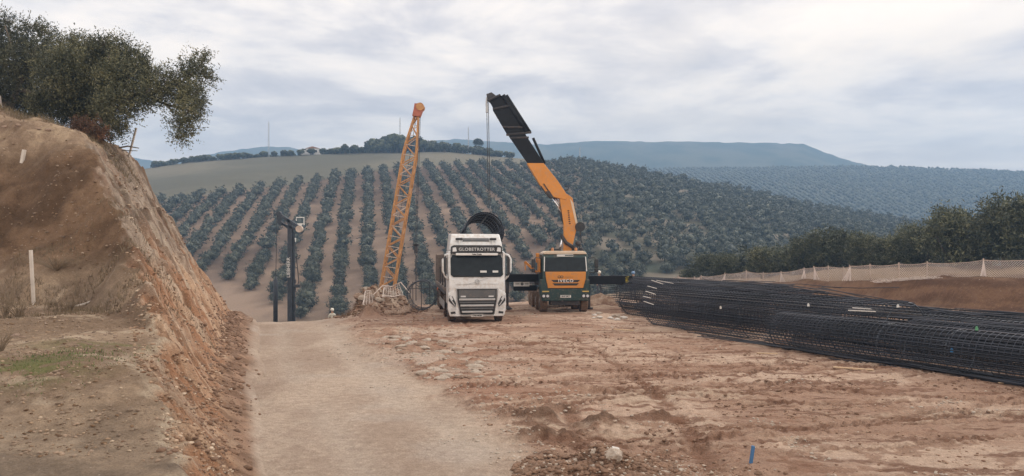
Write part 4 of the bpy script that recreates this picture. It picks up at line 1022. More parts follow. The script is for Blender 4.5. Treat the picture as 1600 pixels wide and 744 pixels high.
m = MB(); m.box((-2.80, yo, 1.40), (.17, .20, 1.05)); m.cyl((-2.80, yo, .95), (-2.80, yo, .12), .065, 12); m.add([(-2.80+a*.22, yo+b*.22, .10) for a, b in ((-1, -1), (1, -1), (1, 1), (-1, 1))]+[(-2.80+a*.08, yo+b*.08, .22) for a, b in ((-1, -1), (1, -1), (1, 1), (-1, 1))], [(3, 2, 1, 0), (4, 5, 6, 7), (0, 1, 5, 4), (1, 2, 6, 5), (2, 3, 7, 6), (3, 0, 4, 7)]); m.box((-2.80, yo, .05), (.5, .5, .09)); m.build('support_leg', M_STEELD, ct)

# loading crane boom (world coordinates, then parented)
YB = 41.4
def W(px, py, dy=0): p = P(px, py, YB); p.y += dy; return p
inv = (Matrix.Translation(ct.location) @ Matrix.Rotation(ct.rotation_euler.z, 4, 'Z')).inverted()
def poly_part(name, pts, y0, y1, mt_, parent, bevel=.02):
    m_ = MB(); v = []
    for dy in (y0, y1): v += [inv @ W(px, py, dy) for px, py in pts]
    n_ = len(pts); m_.add(v, [tuple(range(n_)), tuple(range(2*n_-1, n_-1, -1))]+[(i, i+n_, (i+1) % n_+n_, (i+1) % n_) for i in range(n_)])
    return m_.build(name, mt_, parent, bevel=bevel)
def tube_part(name, pts, r, mt_, parent, n=10, dy=0):
    m_ = MB(); m_.tube([inv @ W(px, py, dy) for px, py in pts], r, n); return m_.build(name, mt_, parent, smooth=True)
poly_part('crane_base', [(868, 432), (905, 432), (900, 396), (874, 396)], -.45, .45, M_STEELD, ct)
col_ = poly_part('lower_boom', [(879, 398), (891, 398), (902, 350), (894, 310), (886, 304), (874, 310), (880, 350), (881, 376)], -.27, .27, M_ORANGE, ct)
poly_part('highlight_edge', [(895, 318), (902, 350), (899, 350), (890, 311)], -.285, -.26, M_CREAM, col_, 0)
m = MB(); 
for i in range(7): m.box(inv @ W(887.5+i*.35, 330+i*3.3, -.275), (.09, .012, .06))
m.build('printed_name', M_INK, col_)
arm = poly_part('upper_boom', [(823, 256), (849, 256), (870, 282), (886, 306), (884, 313), (866, 309), (858, 308), (843, 289)], -.30, .30, M_ORANGE, ct)
poly_part('boom_stage', [(790, 205), (817, 205), (853, 261), (825, 256)], -.25, .25, M_BOOMBLK, arm)
poly_part('boom_stage', [(770, 172), (798, 168), (822, 212), (793, 211)], -.22, .22, M_BOOMBLK, arm)
poly_part('boom_stage', [(763, 155), (783, 150), (802, 172), (778, 182)], -.18, .18, M_BOOMBLK, arm)
for k, (a, b, r) in enumerate((((786, 150), (822, 207), .12), ((791, 150), (828, 208), .10), ((779, 149), (812, 202), .10), ((833, 216), (851, 256), .075))):
    tube_part('extension_cylinder', [a, b], r, M_BOOMBLK, arm, dy=-.18+.05*k)
m = MB()
for (a, b) in (((764, 158), (781, 150)), ((770, 172), (798, 166)), ((786, 200), (818, 200)), ((791, 212), (830, 208)), ((797, 217), (826, 216))):
    m.tube([inv @ W(*a, -.24), inv @ W(*b, -.24)], .06, 6)
m.build('stage_collar', M_STEELD, arm)
poly_part('boom_tip', [(760, 148), (768, 145), (776, 151), (768, 162), (762, 158)], -.15, .15, M_STEELD, arm, .01)
tube_part('lift_rod', [(863, 308), (877, 332)], .06, M_CHROME, ct, dy=-.12); tube_part('lift_rod', [(866, 306), (880, 330)], .05, M_CHROME, ct, dy=.12)
tube_part('lift_cylinder', [(874, 328), (886, 358)], .11, M_STEELD, ct, dy=-.05)
tube_part('base_rod', [(873, 392), (879, 372)], .055, M_CHROME, ct, dy=-.32)
tube_part('base_cylinder', [(876, 368), (884, 380), (894, 386)], .10, M_STEELD, ct, dy=-.36)
poly_part('pivot_block', [(852, 300), (858, 309), (866, 311), (858, 299)], -.36, .36, M_STEELD, ct)
m = MB(); c_ = inv @ W(905.5, 355, -.3); m.cyl(c_+Vector((0, -.08, 0)), c_+Vector((0, .1, 0)), .26, 24); m.cyl(c_+Vector((0, -.10, 0)), c_+Vector((0, -.08, 0)), .10, 12); m.build('hose_reel', M_BLACK, ct, bevel=.01)
tube_part('hose', [(906, 362), (908, 378), (904, 390), (898, 396)], .03, M_BLACK, ct, 6, -.2)
tube_part('hose', [(882, 292), (890, 290), (887, 297), (880, 300)], .025, M_BLACK, ct, 6, -.2); tube_part('hose', [(845, 292), (852, 303), (857, 300), (849, 288)], .03, M_BLACK, ct, 6, -.33)
m = MB()
for px, py, r in ((903, 381, .16), (896, 388, .14), (908, 390, .12), (901, 393, .13)): m.sphere(inv @ W(px, py, -.25), r, 8)
m.build('valve_block', M_STEELD, ct)
m = MB(); m.box(inv @ W(866, 391, -.5), (.62, .3, .14)); m.build('control_box', M_BLACK, ct, bevel=.02)
# hoist cable, hook and sling: all hang from the crane tip
cb = MB(); cb.tube([inv @ W(760.5, 160), inv @ W(763, 320)], .018, 5); cb.tube([inv @ W(763, 160), inv @ W(766, 330)], .018, 5); cb.build('hoist_cable', M_STEELD, ct)
m = MB(); m.box(inv @ W(761, 170), (.14, .12, .42)); m.tube([inv @ W(761, 152), inv @ W(760, 165)], .06, 8); m.build('hook_block', M_GALV, ct, bevel=.02)
ct_children = list(ct.children)

# ------------------------------------------------------------------ rebar cages
def bar_mat(name, cols):
    m = bpy.data.materials.new(name); m.use_nodes = True; n, l = m.node_tree.nodes, m.node_tree.links; b = n['Principled BSDF']; b.inputs['Roughness'].default_value = .55; b.inputs['Metallic'].default_value = .3
    g = N(n, 'ShaderNodeNewGeometry'); r = ramp(n, cols); l.new(g.outputs['Random Per Island'], r.inputs[0]); t = N(n, 'ShaderNodeTexCoord'); ns = N(n, 'ShaderNodeTexNoise', i_Scale=.8, i_Detail=6.0); l.new(t.outputs['Object'], ns.inputs['Vector'])
    rr = ramp(n, [(.35, (.7, .7, .7)), (.65, (1.5, 1.4, 1.35))]); l.new(ns.outputs['Fac'], rr.inputs[0]); l.new(mixc(n, l, 1.0, r.outputs[0], rr.outputs[0], 'MULTIPLY'), b.inputs['Base Color']); return m
M_REBAR = bar_mat('mill_scale_rebar', [(0, (.015, .019, .028)), (.6, (.026, .032, .046)), (.88, (.055, .064, .084)), (1, (.10, .08, .068))])
M_REBAR2 = mat('blue_grey_rebar', (.062, .072, .090), .5, .4, var=.35, scale=2)
def cage_mesh(r, L, nb, pitch, bw, hw, ring_every=2.0):
    b = MB(); h = MB(); g = MB()
    for k in range(nb):
        a = 2*math.pi*k/nb; o_ = random.uniform(-.25, .1); sag = random.uniform(-.02, .02)
        c = (math.cos(a)*r, math.sin(a)*r)
        b.tube([(o_, c[0], c[1]), (L/2, c[0]+sag, c[1]+sag), (L+random.uniform(-.1, .25), c[0], c[1])], bw, 4, cap=False)
    n = 22; turns = int(L/pitch); rh = r+bw+hw*.6
    h.tube([(pitch*i/n*1.0, math.cos(2*math.pi*i/n)*rh, math.sin(2*math.pi*i/n)*rh) for i in range(turns*n)], hw, 3, cap=False)
    k = 0
    z = .15
    while z < L:
        g.tube([(z, math.cos(2*math.pi*i/28)*(r-bw-.01), math.sin(2*math.pi*i/28)*(r-bw-.01)) for i in range(29)], bw*1.1, 4, cap=False); z += ring_every
    return b, h, g
def make_cage(r, L, nb, pitch, bw, hw, label, group, ring_every=2.0, m_=None):
    b, h, g = cage_mesh(r, L, nb, pitch, bw, hw, ring_every); root = empty('rebar_cage', label=label, cat='rebar cage', group=group)
    b.build('long_bars', m_ or M_REBAR, root); h.build('spiral', m_ or M_REBAR, root); g.build('stiffener_rings', m_ or M_REBAR2, root)
    return root
GR = 'rebar cages lying on the yard'
LBL = 'long dark rebar cage lying among the tightly packed cages on the yard'
base_c = make_cage(.57, 12.2, 40, .17, .015, .008, LBL, GR)
big_c = make_cage(.88, 12.2, 46, .18, .017, .009, LBL, GR)
D = Vector((.382, -.924, 0)); NRM = Vector((.924, .382, 0)); az = math.atan2(D.y, D.x)
used_b = [False, False]
def put_cage(src, k, s, o, z, da=0.0, label=None):
    c = src if not used_b[k] else copy_tree(src); used_b[k] = True
    p = Vector((5.45, 32.6, 0)) + D*s + NRM*o
    q_ = p + D*6
    r = .57 if k == 0 else .88
    g0 = min(hz_(p.x, p.y), .25); c.location = (p.x, p.y, g0+r+z); da += .02*math.sin(s*3.1+o*1.7); c.rotation_euler = (.4*s, math.asin(max(-.06, min(.06, (g0-hz_(p.x+D.x*12, p.y+D.y*12))/12.))), az+da)
    if label: c['label'] = label
    return c
put_cage(big_c, 1, .0, .95, -.05, .0, 'open-ended rebar cage at the near left end of the pile, daylight showing through its bars')
for o_, s_ in ((2.8, -5.2), (4.6, -8.6), (5.9, -12.6)): put_cage(big_c, 1, s_, o_, -.05)
for o_, s_, z_ in ((-.15, 8.6, -.05), (2.85, 7.2, 0)): put_cage(base_c, 0, s_, o_, z_)
for o_, s_, z_ in ((.0, 20.9, -.1), (2.7, 19.6, 0)): put_cage(base_c, 0, s_, o_, z_)
put_cage(base_c, 0, 12.3, 1.35, 0); put_cage(base_c, 0, 9.6, 4.2, 0)
for o_, s_ in ((6.3, -5.5), (4.4, 3.9), (5.75, 1.5)): put_cage(base_c, 0, s_, o_, 0)
# loose bars along the foot of the pile and thrown across its top
lb = MB(); rr_ = random.Random(8)
for i in range(70):
    s0 = rr_.uniform(-3, 22); o_ = rr_.uniform(.2, 4.5); p = Vector((5.45, 32.6, .0))+D*s0+NRM*o_; zt2 = 1.72 if s0 < 7 else 1.20; L_ = rr_.uniform(3, 9); e = p+D*L_+NRM*rr_.uniform(-.7, .7); p.z = zt2+rr_.uniform(0, .1); e.z = (1.72 if s0+L_ < 9 else 1.18)+rr_.uniform(-.05, .12); mid = p.lerp(e, .5); mid.z += rr_.uniform(-.04, .08)
    lb.tube([p, mid, e], .013, 4)
for i in range(60):
    s0 = rr_.uniform(4, 20); o_ = rr_.uniform(-.65, -.05); p = Vector((5.45, 32.6, .0))+D*s0+NRM*o_; p.z = hz_(p.x, p.y)+rr_.uniform(.02, .14); L_ = rr_.uniform(2.5, 6); e = p+D*L_+NRM*rr_.uniform(-.25, .25); e.z = hz_(e.x, e.y)+rr_.uniform(.02, .12)
    lb.tube([p, e], .014, 4)
tag(lb.build('loose_rebar', M_REBAR), 'loose dark steel bars scattered along the foot of the cage pile', 'steel bars', kind='stuff')
# cage hung from the crane behind the white lorry
sus = make_cage(.90, 5.2, 56, .09, .022, .020, 'rebar cage hanging from the loading crane above the white lorry trailer', None, 1.3)
c0 = P(757, 362, 36.4); sus.location = c0; sus.rotation_euler = (0, math.radians(3), math.radians(97))
sl = MB(); M_CHAIN = mat('sling_chain', (.10, .10, .10), .5, .6)
hk = inv @ P(766, 330, YB)
sl = MB(); top_ = P(766, 331, 37.6)
for px, py in ((746, 357), (781, 352)): sl.tube([top_, P(px, py, 36.9)], .03, 5)
sl.tube([P(766, 322, 39.5), top_], .02, 5)
tag(sl.build('lifting_sling', M_CHAIN), 'two-legged lifting sling holding the rebar cage behind the white cab', 'sling')
# short cage section standing open towards the camera left of the lorry
st = make_cage(.76, 1.1, 26, .16, .014, .009, 'short ring of rebar cage standing beside the rubble heap, its end open to the camera', None, .6, M_REBAR2)
p_ = P(657, 452, 40.0); st.location = (p_.x, 40.0, hz_(p_.x, 40.0)+.82); st.rotation_euler = (0, math.radians(-4), math.radians(84))
m = MB(); 
for a in (-.45, 0, .45): m.bar((.2, a, -.7), (.2, a, .72), .03, .03)
m.bar((.2, -.7, .35), (.2, .7, .35), .03, .03); m.build('bracing', M_REBAR, st)

# ------------------------------------------------------------------ lattice boom crane below the edge of the yard
M_LATT = mat('rusty_orange_lattice_paint', (.50, .245, .075), .6, var=.25, scale=2, dirt=(.26, .13, .08), dirt_amt=.35)
M_LATTW = mat('faded_lattice_paint', (.50, .40, .33), .7, var=.2)
YL = 65.0
foot = P(590.5, 518, YL)
gl = hz_(foot.x, YL)
lc = empty('crawler_crane', (foot.x, YL, gl), label='tall rusty orange lattice boom crane leaning to the right behind the rubble heap', cat='crane')
def V3(px, py, dy=0): p = P(px, py, YL); return p + Vector((0, dy, 0)) - lc.location
pyb = 400+(2.9-gl-1.6)/YL*1200; b0 = P(652.5-.1685*(pyb-172), pyb, YL); ax0 = Vector((b0.x, YL, b0.z)); tip = P(652.5, 172, YL); axd = (tip-ax0).normalized(); Lb = (tip-ax0).length
ax0 = ax0 - lc.location
sidev = axd.cross(Vector((0, 1, 0))).normalized(); hw = .55
def half(t):           # half width along the boom
    d = Lb*(1-t)
    return hw*min(1, .18 + d/4.4) * min(1, .35+t*Lb/2.5)
def corner(t, i, j): return ax0 + axd*(Lb*t) + sidev*(half(t)*i) + Vector((0, half(t)*.95*j, 0))
m = MB(); ts = [k/24 for k in range(25)]
for i in (-1, 1):
    for j in (-1, 1): m.tube([corner(t, i, j) for t in ts], .085, 6)
bm_o = m.build('boom', M_LATT, lc)
m = MB(); m2 = MB(); nb = 27
for k in range(nb):
    t0, t1 = .02+k*.96/nb, .02+(k+1)*.96/nb; f = 1 if k % 2 else -1
    m.tube([corner(t0, -f, -1), corner(t1, f, -1)], .05, 5); (m2 if k % 3 == 0 else m).tube([corner(t0, -f, 1), corner(t1, f, 1)], .05, 5)
    for i in (-1, 1): m.tube([corner(t0, i, -f), corner(t1, i, f)], .036, 5)
    m2.tube([corner(t1, -1, -1), corner(t1, 1, -1)], .034, 5)
    if k % 4 == 1: m2.tube([corner(t0, f, -1), corner(t1, -f, -1)], .045, 5)
m.build('lacing', M_LATT, bm_o); m2.build('faded_lacing', M_LATTW, bm_o)
m = MB(); h = tip - lc.location
m.prism([(-.42+h.x, h.z-.55), (.22+h.x, h.z-.60), (.50+h.x, h.z+.10), (.42+h.x, h.z+.50), (-.22+h.x, h.z+.50), (-.30+h.x, h.z)], 1, h.y-.38, h.y+.38)
hd = m.build('boom_head', mat('head_orange_red', (.38, .11, .06), .6, var=.2), lc, bevel=.03)
for k in range(4):
    m = MB(); yk = h.y-.39+k*.26; m.cyl((h.x+.25, yk-.05, h.z+.22), (h.x+.25, yk+.05, h.z+.22), .33, 16); m.build('sheave', M_LATT, hd)
m = MB(); m.tube([V3(655, 175), V3(649, 385)], .022, 4); m.tube([V3(657, 175), V3(651, 385)], .022, 4); m.tube([V3(648, 190, .5), V3(596, 500, .5)], .02, 4); m.build('hoist_rope', M_STEELD, lc)
m = MB(); m.box(V3(650, 389), (.28, .3, .75)); m.box(V3(650, 383), (.5, .3, .2)); m.tube([V3(650, 398), V3(650, 470)], .045, 6); m.build('hook_block', M_STEELD, lc, bevel=.02)
m = MB(); m.box((1.2, 2.6, 1.9), (3.0, 5.0, 1.6)); m.box((1.2, 4.8, 1.9), (3.2, .9, 1.8)); m.build('machine_house', M_LATT, lc, bevel=.05)
m = MB(); m.box((-.9, .6, 2.0), (1.0, 1.8, 1.7)); cbn = m.build('operator_cab', M_LATT, lc, bevel=.05)
m = MB(); m.box((-.9, -.31, 2.3), (.85, .03, .9)); m.build('window', M_GLASS, cbn)
for sx in (-.6, 3.0):
    m = MB(); n_ = 24; pr = []
    for k in range(n_): a = 2*math.pi*k/n_; pr.append((2.0+(2.4 if math.cos(a) > 0 else -2.4)+math.cos(a)*.5, .5+math.sin(a)*.5))
    m.prism(pr, 0, sx-.35, sx+.35); m.build('crawler_track', M_STEELD, lc, bevel=.03)

# ------------------------------------------------------------------ drilling rig
M_RIG = mat('dark_rig_paint', (.035, .045, .060), .5, .2, var=.25, dirt=(.12, .10, .09), dirt_amt=.2)
YR = 68.0; pr_ = P(454, 500, YR); gr_ = hz_(pr_.x, YR)
rg_ = empty('drilling_rig', (pr_.x, YR, gr_), label='dark drilling rig with upright mast and angled head beyond the end of the haul road', cat='drilling rig')
def VR(px, py, dy=0): return P(px, py, YR) + Vector((0, dy, 0)) - rg_.location
zt = VR(455, 358).z
m = MB(); m.box((0, 0, (zt+.6)/2), (.42, .55, zt-.6)); m.box((.33, 0, (zt+2)/2), (.09, .25, zt-2.5)); 
mastp = m.build('mast', M_RIG, rg_, bevel=.03)
m = MB()
for k in range(14): m.box((.50, -.1, 3+k*.55), (.16, .06, .05))
m.build('mast_rungs', M_RIG, mastp)
t_ = text_obj('LIEBHERR', .42, M_PLATE, mastp, VR(452.5, 418)+Vector((0, -.315, 0)), (math.radians(90), math.radians(-90), 0))
for z_ in (375, 440, 452): m = MB(); m.box(VR(461, z_), (.12, .2, .35)); m.build('bracket', M_PLATE if z_ == 375 else M_RIG, mastp)
m = MB()
def bar2(a, b, w, h_=.35): m.bar(VR(*a), VR(*b), h_, w)
bar2((436, 335), (470, 357), .26); bar2((440, 350), (462, 358), .18); bar2((436, 335), (437, 346), .14); bar2((437, 346), (458, 362), .15); bar2((450, 343), (456, 360), .3)
m.build('mast_head', M_RIG, rg_, bevel=.02)
for px, py, r in ((436, 334, .22), (438, 348, .18), (468, 358, .30)):
    m = MB(); c_ = VR(px, py); m.cyl(c_+Vector((0, -.22, 0)), c_+Vector((0, .22, 0)), r, 16); m.build('pulley', M_RIG if px < 460 else M_LATTW, rg_)
m = MB(); m.tube([VR(463, 345), VR(463, 340), VR(475, 340), VR(475, 352)], .05, 5); m.add([VR(464, 349), VR(474, 349), VR(469, 356)], [(0, 1, 2)]); m.build('head_guard', M_PLATE, rg_)
m = MB(); m.tube([VR(433, 336), VR(431, 432)], .03, 5); m.tube([VR(436, 350), VR(436, 360)], .03, 5); m.build('cable', M_STEELD, rg_)
m = MB(); m.tube([VR(431, 432), VR(431, 436), VR(430.5, 438), VR(430.5, 515)], [.08, .12, .20, .20], 12); m.build('drill_string', M_RIG, rg_, smooth=True)
m = MB(); m.box(VR(463, 447), (.62, .3, .25)); m.cyl(VR(460, 450), VR(460, 530), .10, 8); m.box(VR(460, 482), (.2, .2, .6)); m.build('guide_post', M_RIG, rg_)
m = MB(); m.tube([VR(460, 370, -.2), VR(464, 392, -.2), VR(468, 392, -.2)], .04, 5); m.tube([VR(462, 400, .2), VR(466, 440, .2), VR(463, 450, .2)], .04, 5); m.build('hose', M_BLACK, rg_)
m = MB(); m.box((1.6, 2.2, 1.9), (3.0, 3.6, 1.7)); m.build('machine_house', M_RIG, rg_, bevel=.06)
m = MB(); m.box((-1.2, 1.0, 1.9), (1.0, 1.5, 1.6)); cbn = m.build('operator_cab', M_RIG, rg_, bevel=.05); m = MB(); m.box((-1.2, .24, 2.15), (.85, .03, .9)); m.build('window', M_GLASS, cbn)
for sx in (-1.2, 1.9):
    m = MB(); pr2 = []
    for k in range(24): a = 2*math.pi*k/24; pr2.append((2.0+(2.0 if math.cos(a) > 0 else -2.0)+math.cos(a)*.5, .5+math.sin(a)*.5))
    m.prism(pr2, 0, sx-.35, sx+.35); m.build('crawler_track', M_STEELD, rg_, bevel=.03)

# ------------------------------------------------------------------ net fence on the berm
M_NET = mat('pale_pink_netting', (.62, .54, .50), .9, var=.12, scale=1); M_POST = mat('weathered_fence_post', (.46, .36, .30), .9, var=.3)
FP = [(1042, 436, 72), (1060, 435, 70), (1085, 434, 67), (1096, 432, 65), (1133, 428, 62), (1166, 424, 60), (1192, 427, 58.5), (1220, 426, 57.5), (1256, 420, 56), (1272, 418, 55), (1294, 417, 54), (1318, 419, 53), (1328, 416, 52), (1360, 414.5, 50.5), (1405, 412.5, 48.5), (1448, 411, 46.8), (1536, 406.5, 43.8), (1640, 404, 41), (1740, 400, 39)]
fr_ = FP[0]; x0_ = P(fr_[0], 0, fr_[2]).x
fence = empty('net_fence', (x0_, fr_[2], 0), label='sagging pale netting fence on posts running along the top of the brown berm', cat='fence')
off = Vector(fence.location); rr_ = random.Random(4)
tops = []; 
for px, py, Yq in FP:
    X_ = P(px, py, Yq).x; zg = hz_(X_, Yq); zt = P(px, py, Yq).z; zt = max(zt, zg+.75)
    tops.append((X_, Yq, zg, zt))
    m = MB(); m.tube([(X_-off.x, Yq-off.y, zg-.1), (X_-off.x+rr_.uniform(-.04, .04), Yq-off.y, zt+.10)], .035, 6); m.build('post', M_POST, fence)
net = MB(); rope = MB(); nlines = []
seg = []
for a, b in zip(tops[:-1], tops[1:]):
    L_ = math.hypot(b[0]-a[0], b[1]-a[1]); n_ = max(4, int(L_/.13)); sag = min(.38, .035*L_)*rr_.uniform(.5, 1.3)
    for k in range(n_):
        t = k/n_; X_ = a[0]+(b[0]-a[0])*t; Yq = a[1]+(b[1]-a[1])*t
        tp = a[3]+(b[3]-a[3])*t - sag*4*t*(1-t)*(1+.1*math.sin(t*9))
        seg.append([X_+.05*math.sin(k*.35), Yq, None, tp])
sx_ = np.array([s[0] for s in seg]); sy_ = np.array([s[1] for s in seg]); sg = H(sx_, sy_)+.02
rows = 9; Vn = []; Fn = []
for i in range(len(seg)):
    tp = max(seg[i][3], sg[i]+.35)
    for j in range(rows+1):
        t = j/rows; bell = math.sin(t*math.pi)*.12*(.5+math.sin(i*.21+1)*.5)
        Vn.append(Vector((sx_[i]-off.x, sy_[i]-off.y-bell, sg[i]+(tp-sg[i])*t)))
def strand(a, b, w):
    d = (b-a); s_ = Vector((d.z, 0, -d.x)); s_ = s_.normalized()*w if s_.length > 1e-6 else Vector((w, 0, 0)); k = len(net.v)
    net.v += [tuple(a-s_), tuple(a+s_), tuple(b+s_), tuple(b-s_)]; net.f.append((k, k+1, k+2, k+3)); net.m.append(0)
for i in range(len(seg)-1):
    for j in range(rows):
        A = Vn[i*(rows+1)+j]; B = Vn[(i+1)*(rows+1)+j+1]; C = Vn[i*(rows+1)+j+1]; Dd = Vn[(i+1)*(rows+1)+j]
        strand(A, B, .0085); strand(C, Dd, .0085)
net.build('netting', M_NET, fence)
rope.tube([Vn[i*(rows+1)+rows] for i in range(0, len(seg), 2)], .022, 5); rope.build('top_rope', M_POST, fence)
# gathered swags where the net is bunched at posts
for k in (4, 8, 9, 12, 16, 7):
    X_, Yq, zg, zt = tops[k]; m = MB()
    for q_ in range(7):
        dx = rr_.uniform(-.12, .3)*(1 if k % 2 else -1)*(2.2 if k in (12, 4) else 1)
        m.tube([(X_-off.x, Yq-off.y-.04, zt-.02), (X_-off.x+dx*.4, Yq-off.y-.08, zg+(zt-zg)*.5), (X_-off.x+dx, Yq-off.y-.1, zg+.03)], [.02, .035, .03], 5)
    m.build('bunched_net', M_NET, fence)
# pale strip of spare net on the ground
M_SPARE = mat('loose_white_net', (.58, .50, .45), .9, var=.2)
def crumple(name, pts, w, h, n, label, seed, mt_=None, thick=.012):
    r = np.random.default_rng(seed); m = MB(); pts = [Vector(p) for p in pts]
    for i in range(n):
        t = r.random()*(len(pts)-1); k = int(t); a = pts[k].lerp(pts[min(k+1, len(pts)-1)], t-k)
        q_ = [a+Vector((r.normal()*w, r.normal()*w*.6, abs(r.normal())*h))]
        for s in range(3): q_.append(q_[-1]+Vector((r.normal()*.13, r.normal()*.1, r.normal()*h*.4)))
        for v in q_: v.z = max(v.z, a.z+.01)
        m.tube(q_, thick, 4)
    return tag(m.build(name, mt_ or M_SPARE), label, 'netting')
pp = [(P(px, 0, Yq).x, Yq, hz_(P(px, 0, Yq).x, Yq)) for px, Yq in ((1372, 49.2), (1400, 48), (1430, 47.2), (1470, 45.6))]
crumple('loose_net', pp, .35, .07, 260, 'crumpled strip of pale net lying on the berm at the foot of the fence', 4)
# net draped over the rubble heap beside the lattice boom
def drape(name, poly, dz, cell, label):
    """sag a square net over the heap between given points"""
    a, b, c, d = [Vector(p) for p in poly]; m = MB(); n1 = max(3, int((b-a).length/cell)); n2 = max(3, int((d-a).length/cell)); G = []
    for i in range(n1+1):
        row = []
        for j in range(n2+1):
            u_, v_ = i/n1, j/n2; p = a.lerp(b, u_).lerp(d.lerp(c, u_), v_); p.z = max(p.z-dz*math.sin(u_*math.pi)*math.sin(v_*math.pi), hz_(p.x, p.y)+.04)+.03*math.sin(i*1.3+j*.7); row.append(p)
        G.append(row)
    for i in range(n1+1): m.tube(G[i], .012, 3, cap=False)
    for j in range(n2+1): m.tube([G[i][j] for i in range(n1+1)], .012, 3, cap=False)
    m.tube(G[0], .03, 4); m.tube([G[i][0] for i in range(n1+1)], .03, 4); m.tube([G[i][-1] for i in range(n1+1)], .03, 4)
    return tag(m.build(name, M_SPARE), label, 'netting')
def PH(px, py, Yq): return P(px, py, Yq)
drape('draped_net', [PH(600, 450, 41), PH(624, 444, 41.3), PH(630, 462, 40.4), PH(598, 464, 40.0)], .25, .11, 'pale net draped over the rubble heap at the foot of the lattice boom')
drape('draped_net', [PH(571, 455, 40.6), PH(580, 455, 40.6), PH(583, 477, 39.6), PH(567, 477, 39.6)], .05, .10, 'upright scrap of pale net at the left end of the rubble heap')
m = MB()
for a, b in (((598, 446), (583, 461)), ((626, 441), (640, 458)), ((598, 446), (612, 448)), ((612, 448), (626, 441)), ((571, 455), (566, 474))): m.tube([PH(*a, 40.9), PH(*b, 40.3)], .028, 4)
tag(m.build('net_edge_ropes', M_SPARE), 'pale edge ropes strung across the rubble heap below the lattice boom', 'rope')

# ------------------------------------------------------------------ stones
M_STONE = mat('pale_limestone', (.47, .41, .345), .92, var=.22, scale=4, bump=.6, dirt=(.33, .21, .14), dirt_amt=.35)
M_STONE_W = mat('white_limestone', (.62, .59, .55), .9, var=.12, scale=5, bump=.5, dirt=(.42, .32, .24), dirt_amt=.18)
M_BOULD = mat('tan_boulder', (.36, .29, .22), .92, var=.2, scale=2, bump=.6)
def bits_mat(name, cols):
    m = bpy.data.materials.new(name); m.use_nodes = True; n, l = m.node_tree.nodes, m.node_tree.links; b = n['Principled BSDF']; b.inputs['Roughness'].default_value = .95; b.inputs['Specular IOR Level'].default_value = .1
    g = N(n, 'ShaderNodeNewGeometry'); r = ramp(n, cols); l.new(g.outputs['Random Per Island'], r.inputs[0]); l.new(r.outputs[0], b.inputs['Base Color']); return m
M_BITS = bits_mat('yard_soil_lumps', [(0, (.17, .095, .062)), (.35, (.26, .165, .115)), (.7, (.36, .255, .185)), (.93, (.46, .35, .27)), (1, (.58, .50, .42))])
M_BANKB = bits_mat('bank_soil_lumps', [(0, (.11, .068, .042)), (.4, (.19, .125, .08)), (.75, (.30, .215, .145)), (1, (.45, .36, .27))])
M_CUTB = bits_mat('cut_face_lumps', [(0, (.17, .10, .065)), (.4, (.30, .20, .135)), (.75, (.42, .30, .21)), (1, (.54, .44, .34))])
M_CLOD = mat('dark_clay_clods', (.205, .125, .082), .95, var=.35, scale=5, bump=.6)
def rock_mesh(seed, sub=3, sharp=.35):
    bm = bmesh.new(); bmesh.ops.create_icosphere(bm, subdivisions=sub, radius=1); r = random.Random(seed)
    planes = [(Vector((r.gauss(0, 1), r.gauss(0, 1), r.gauss(0, 1))).normalized(), r.uniform(.55, .9)) for _ in range(11)]
    for v in bm.verts:
        p = v.co.copy()
        for n_, d_ in planes:
            k = p.dot(n_)-d_
            if k > 0: p -= n_*k*.92
        p *= 1+.10*mnoise.noise(p*2.3+Vector((seed, 0, 0)))+.05*mnoise.noise(p*6+Vector((seed, 0, 0)))
        v.co = p
    me = bpy.data.meshes.new('rock'); bm.to_mesh(me); bm.free(); me.polygons.foreach_set('use_smooth', [False]*len(me.polygons)); return me
M_SLAB = mat('mud_stained_slab', (.43, .35, .28), .92, var=.3, scale=3, bump=.8, dirt=(.30, .18, .12), dirt_amt=.6)
RM = [rock_mesh(s) for s in range(60, 68)]
def rock(px, py, Yq, w, h, d, label, group=None, mt_=None, k=0, name='rock', rz=None, sink=.3, catn='rock'):
    Yq = Yq or ray(px, py)
    X_ = P(px, py, Yq).x; me = RM[k % len(RM)]
    me2 = me.copy(); me2.materials.clear(); me2.materials.append(mt_ or M_STONE); me2.name = name
    o = bpy.data.objects.new(name, me2); COL.objects.link(o)
    o.location = (X_, Yq, hz_(X_, Yq)+h*(.5-sink)*.8); o.scale = (w/2, d/2, h/2); o.rotation_euler = (.1*math.sin(k), .1*math.cos(k*2), (rz if rz is not None else .3*math.sin(k*2.7)))
    return tag(o, label, catn, group)
def Yof(py, z=0.0): return 1200*(2.9-z)/(py-400)
rock(947, 704, 10.55, .38, .13, .22, 'white block of stone on top of the near rubble heap', mt_=M_STONE_W, k=1)
rock(960, 724, 10.0, .30, .19, .24, 'brown-white rounded stone just below the white block on the near heap', mt_=M_STONE, k=2)
rock(972, 712, 10.4, .12, .07, .1, 'small pale stone between the two large stones of the near heap', mt_=M_STONE_W, k=3)
rock(890, 708, 10.5, .20, .08, .14, 'small flat pale stone on the left side of the near rubble heap', mt_=M_STONE, k=4)
rock(1035, 712, 10.4, .24, .05, .14, 'flat pale slab lying on the mud right of the near rubble heap', mt_=M_STONE, k=5)
rock(995, 702, 10.7, .16, .06, .10, 'thin pale slab behind the near rubble heap', mt_=M_STONE_W, k=6)
rock(1230, 742, 9.3, .22, .12, .2, 'grey-white stone at the bottom edge right of the blue stake', mt_=M_STONE_W, k=7)
rr_ = random.Random(31)
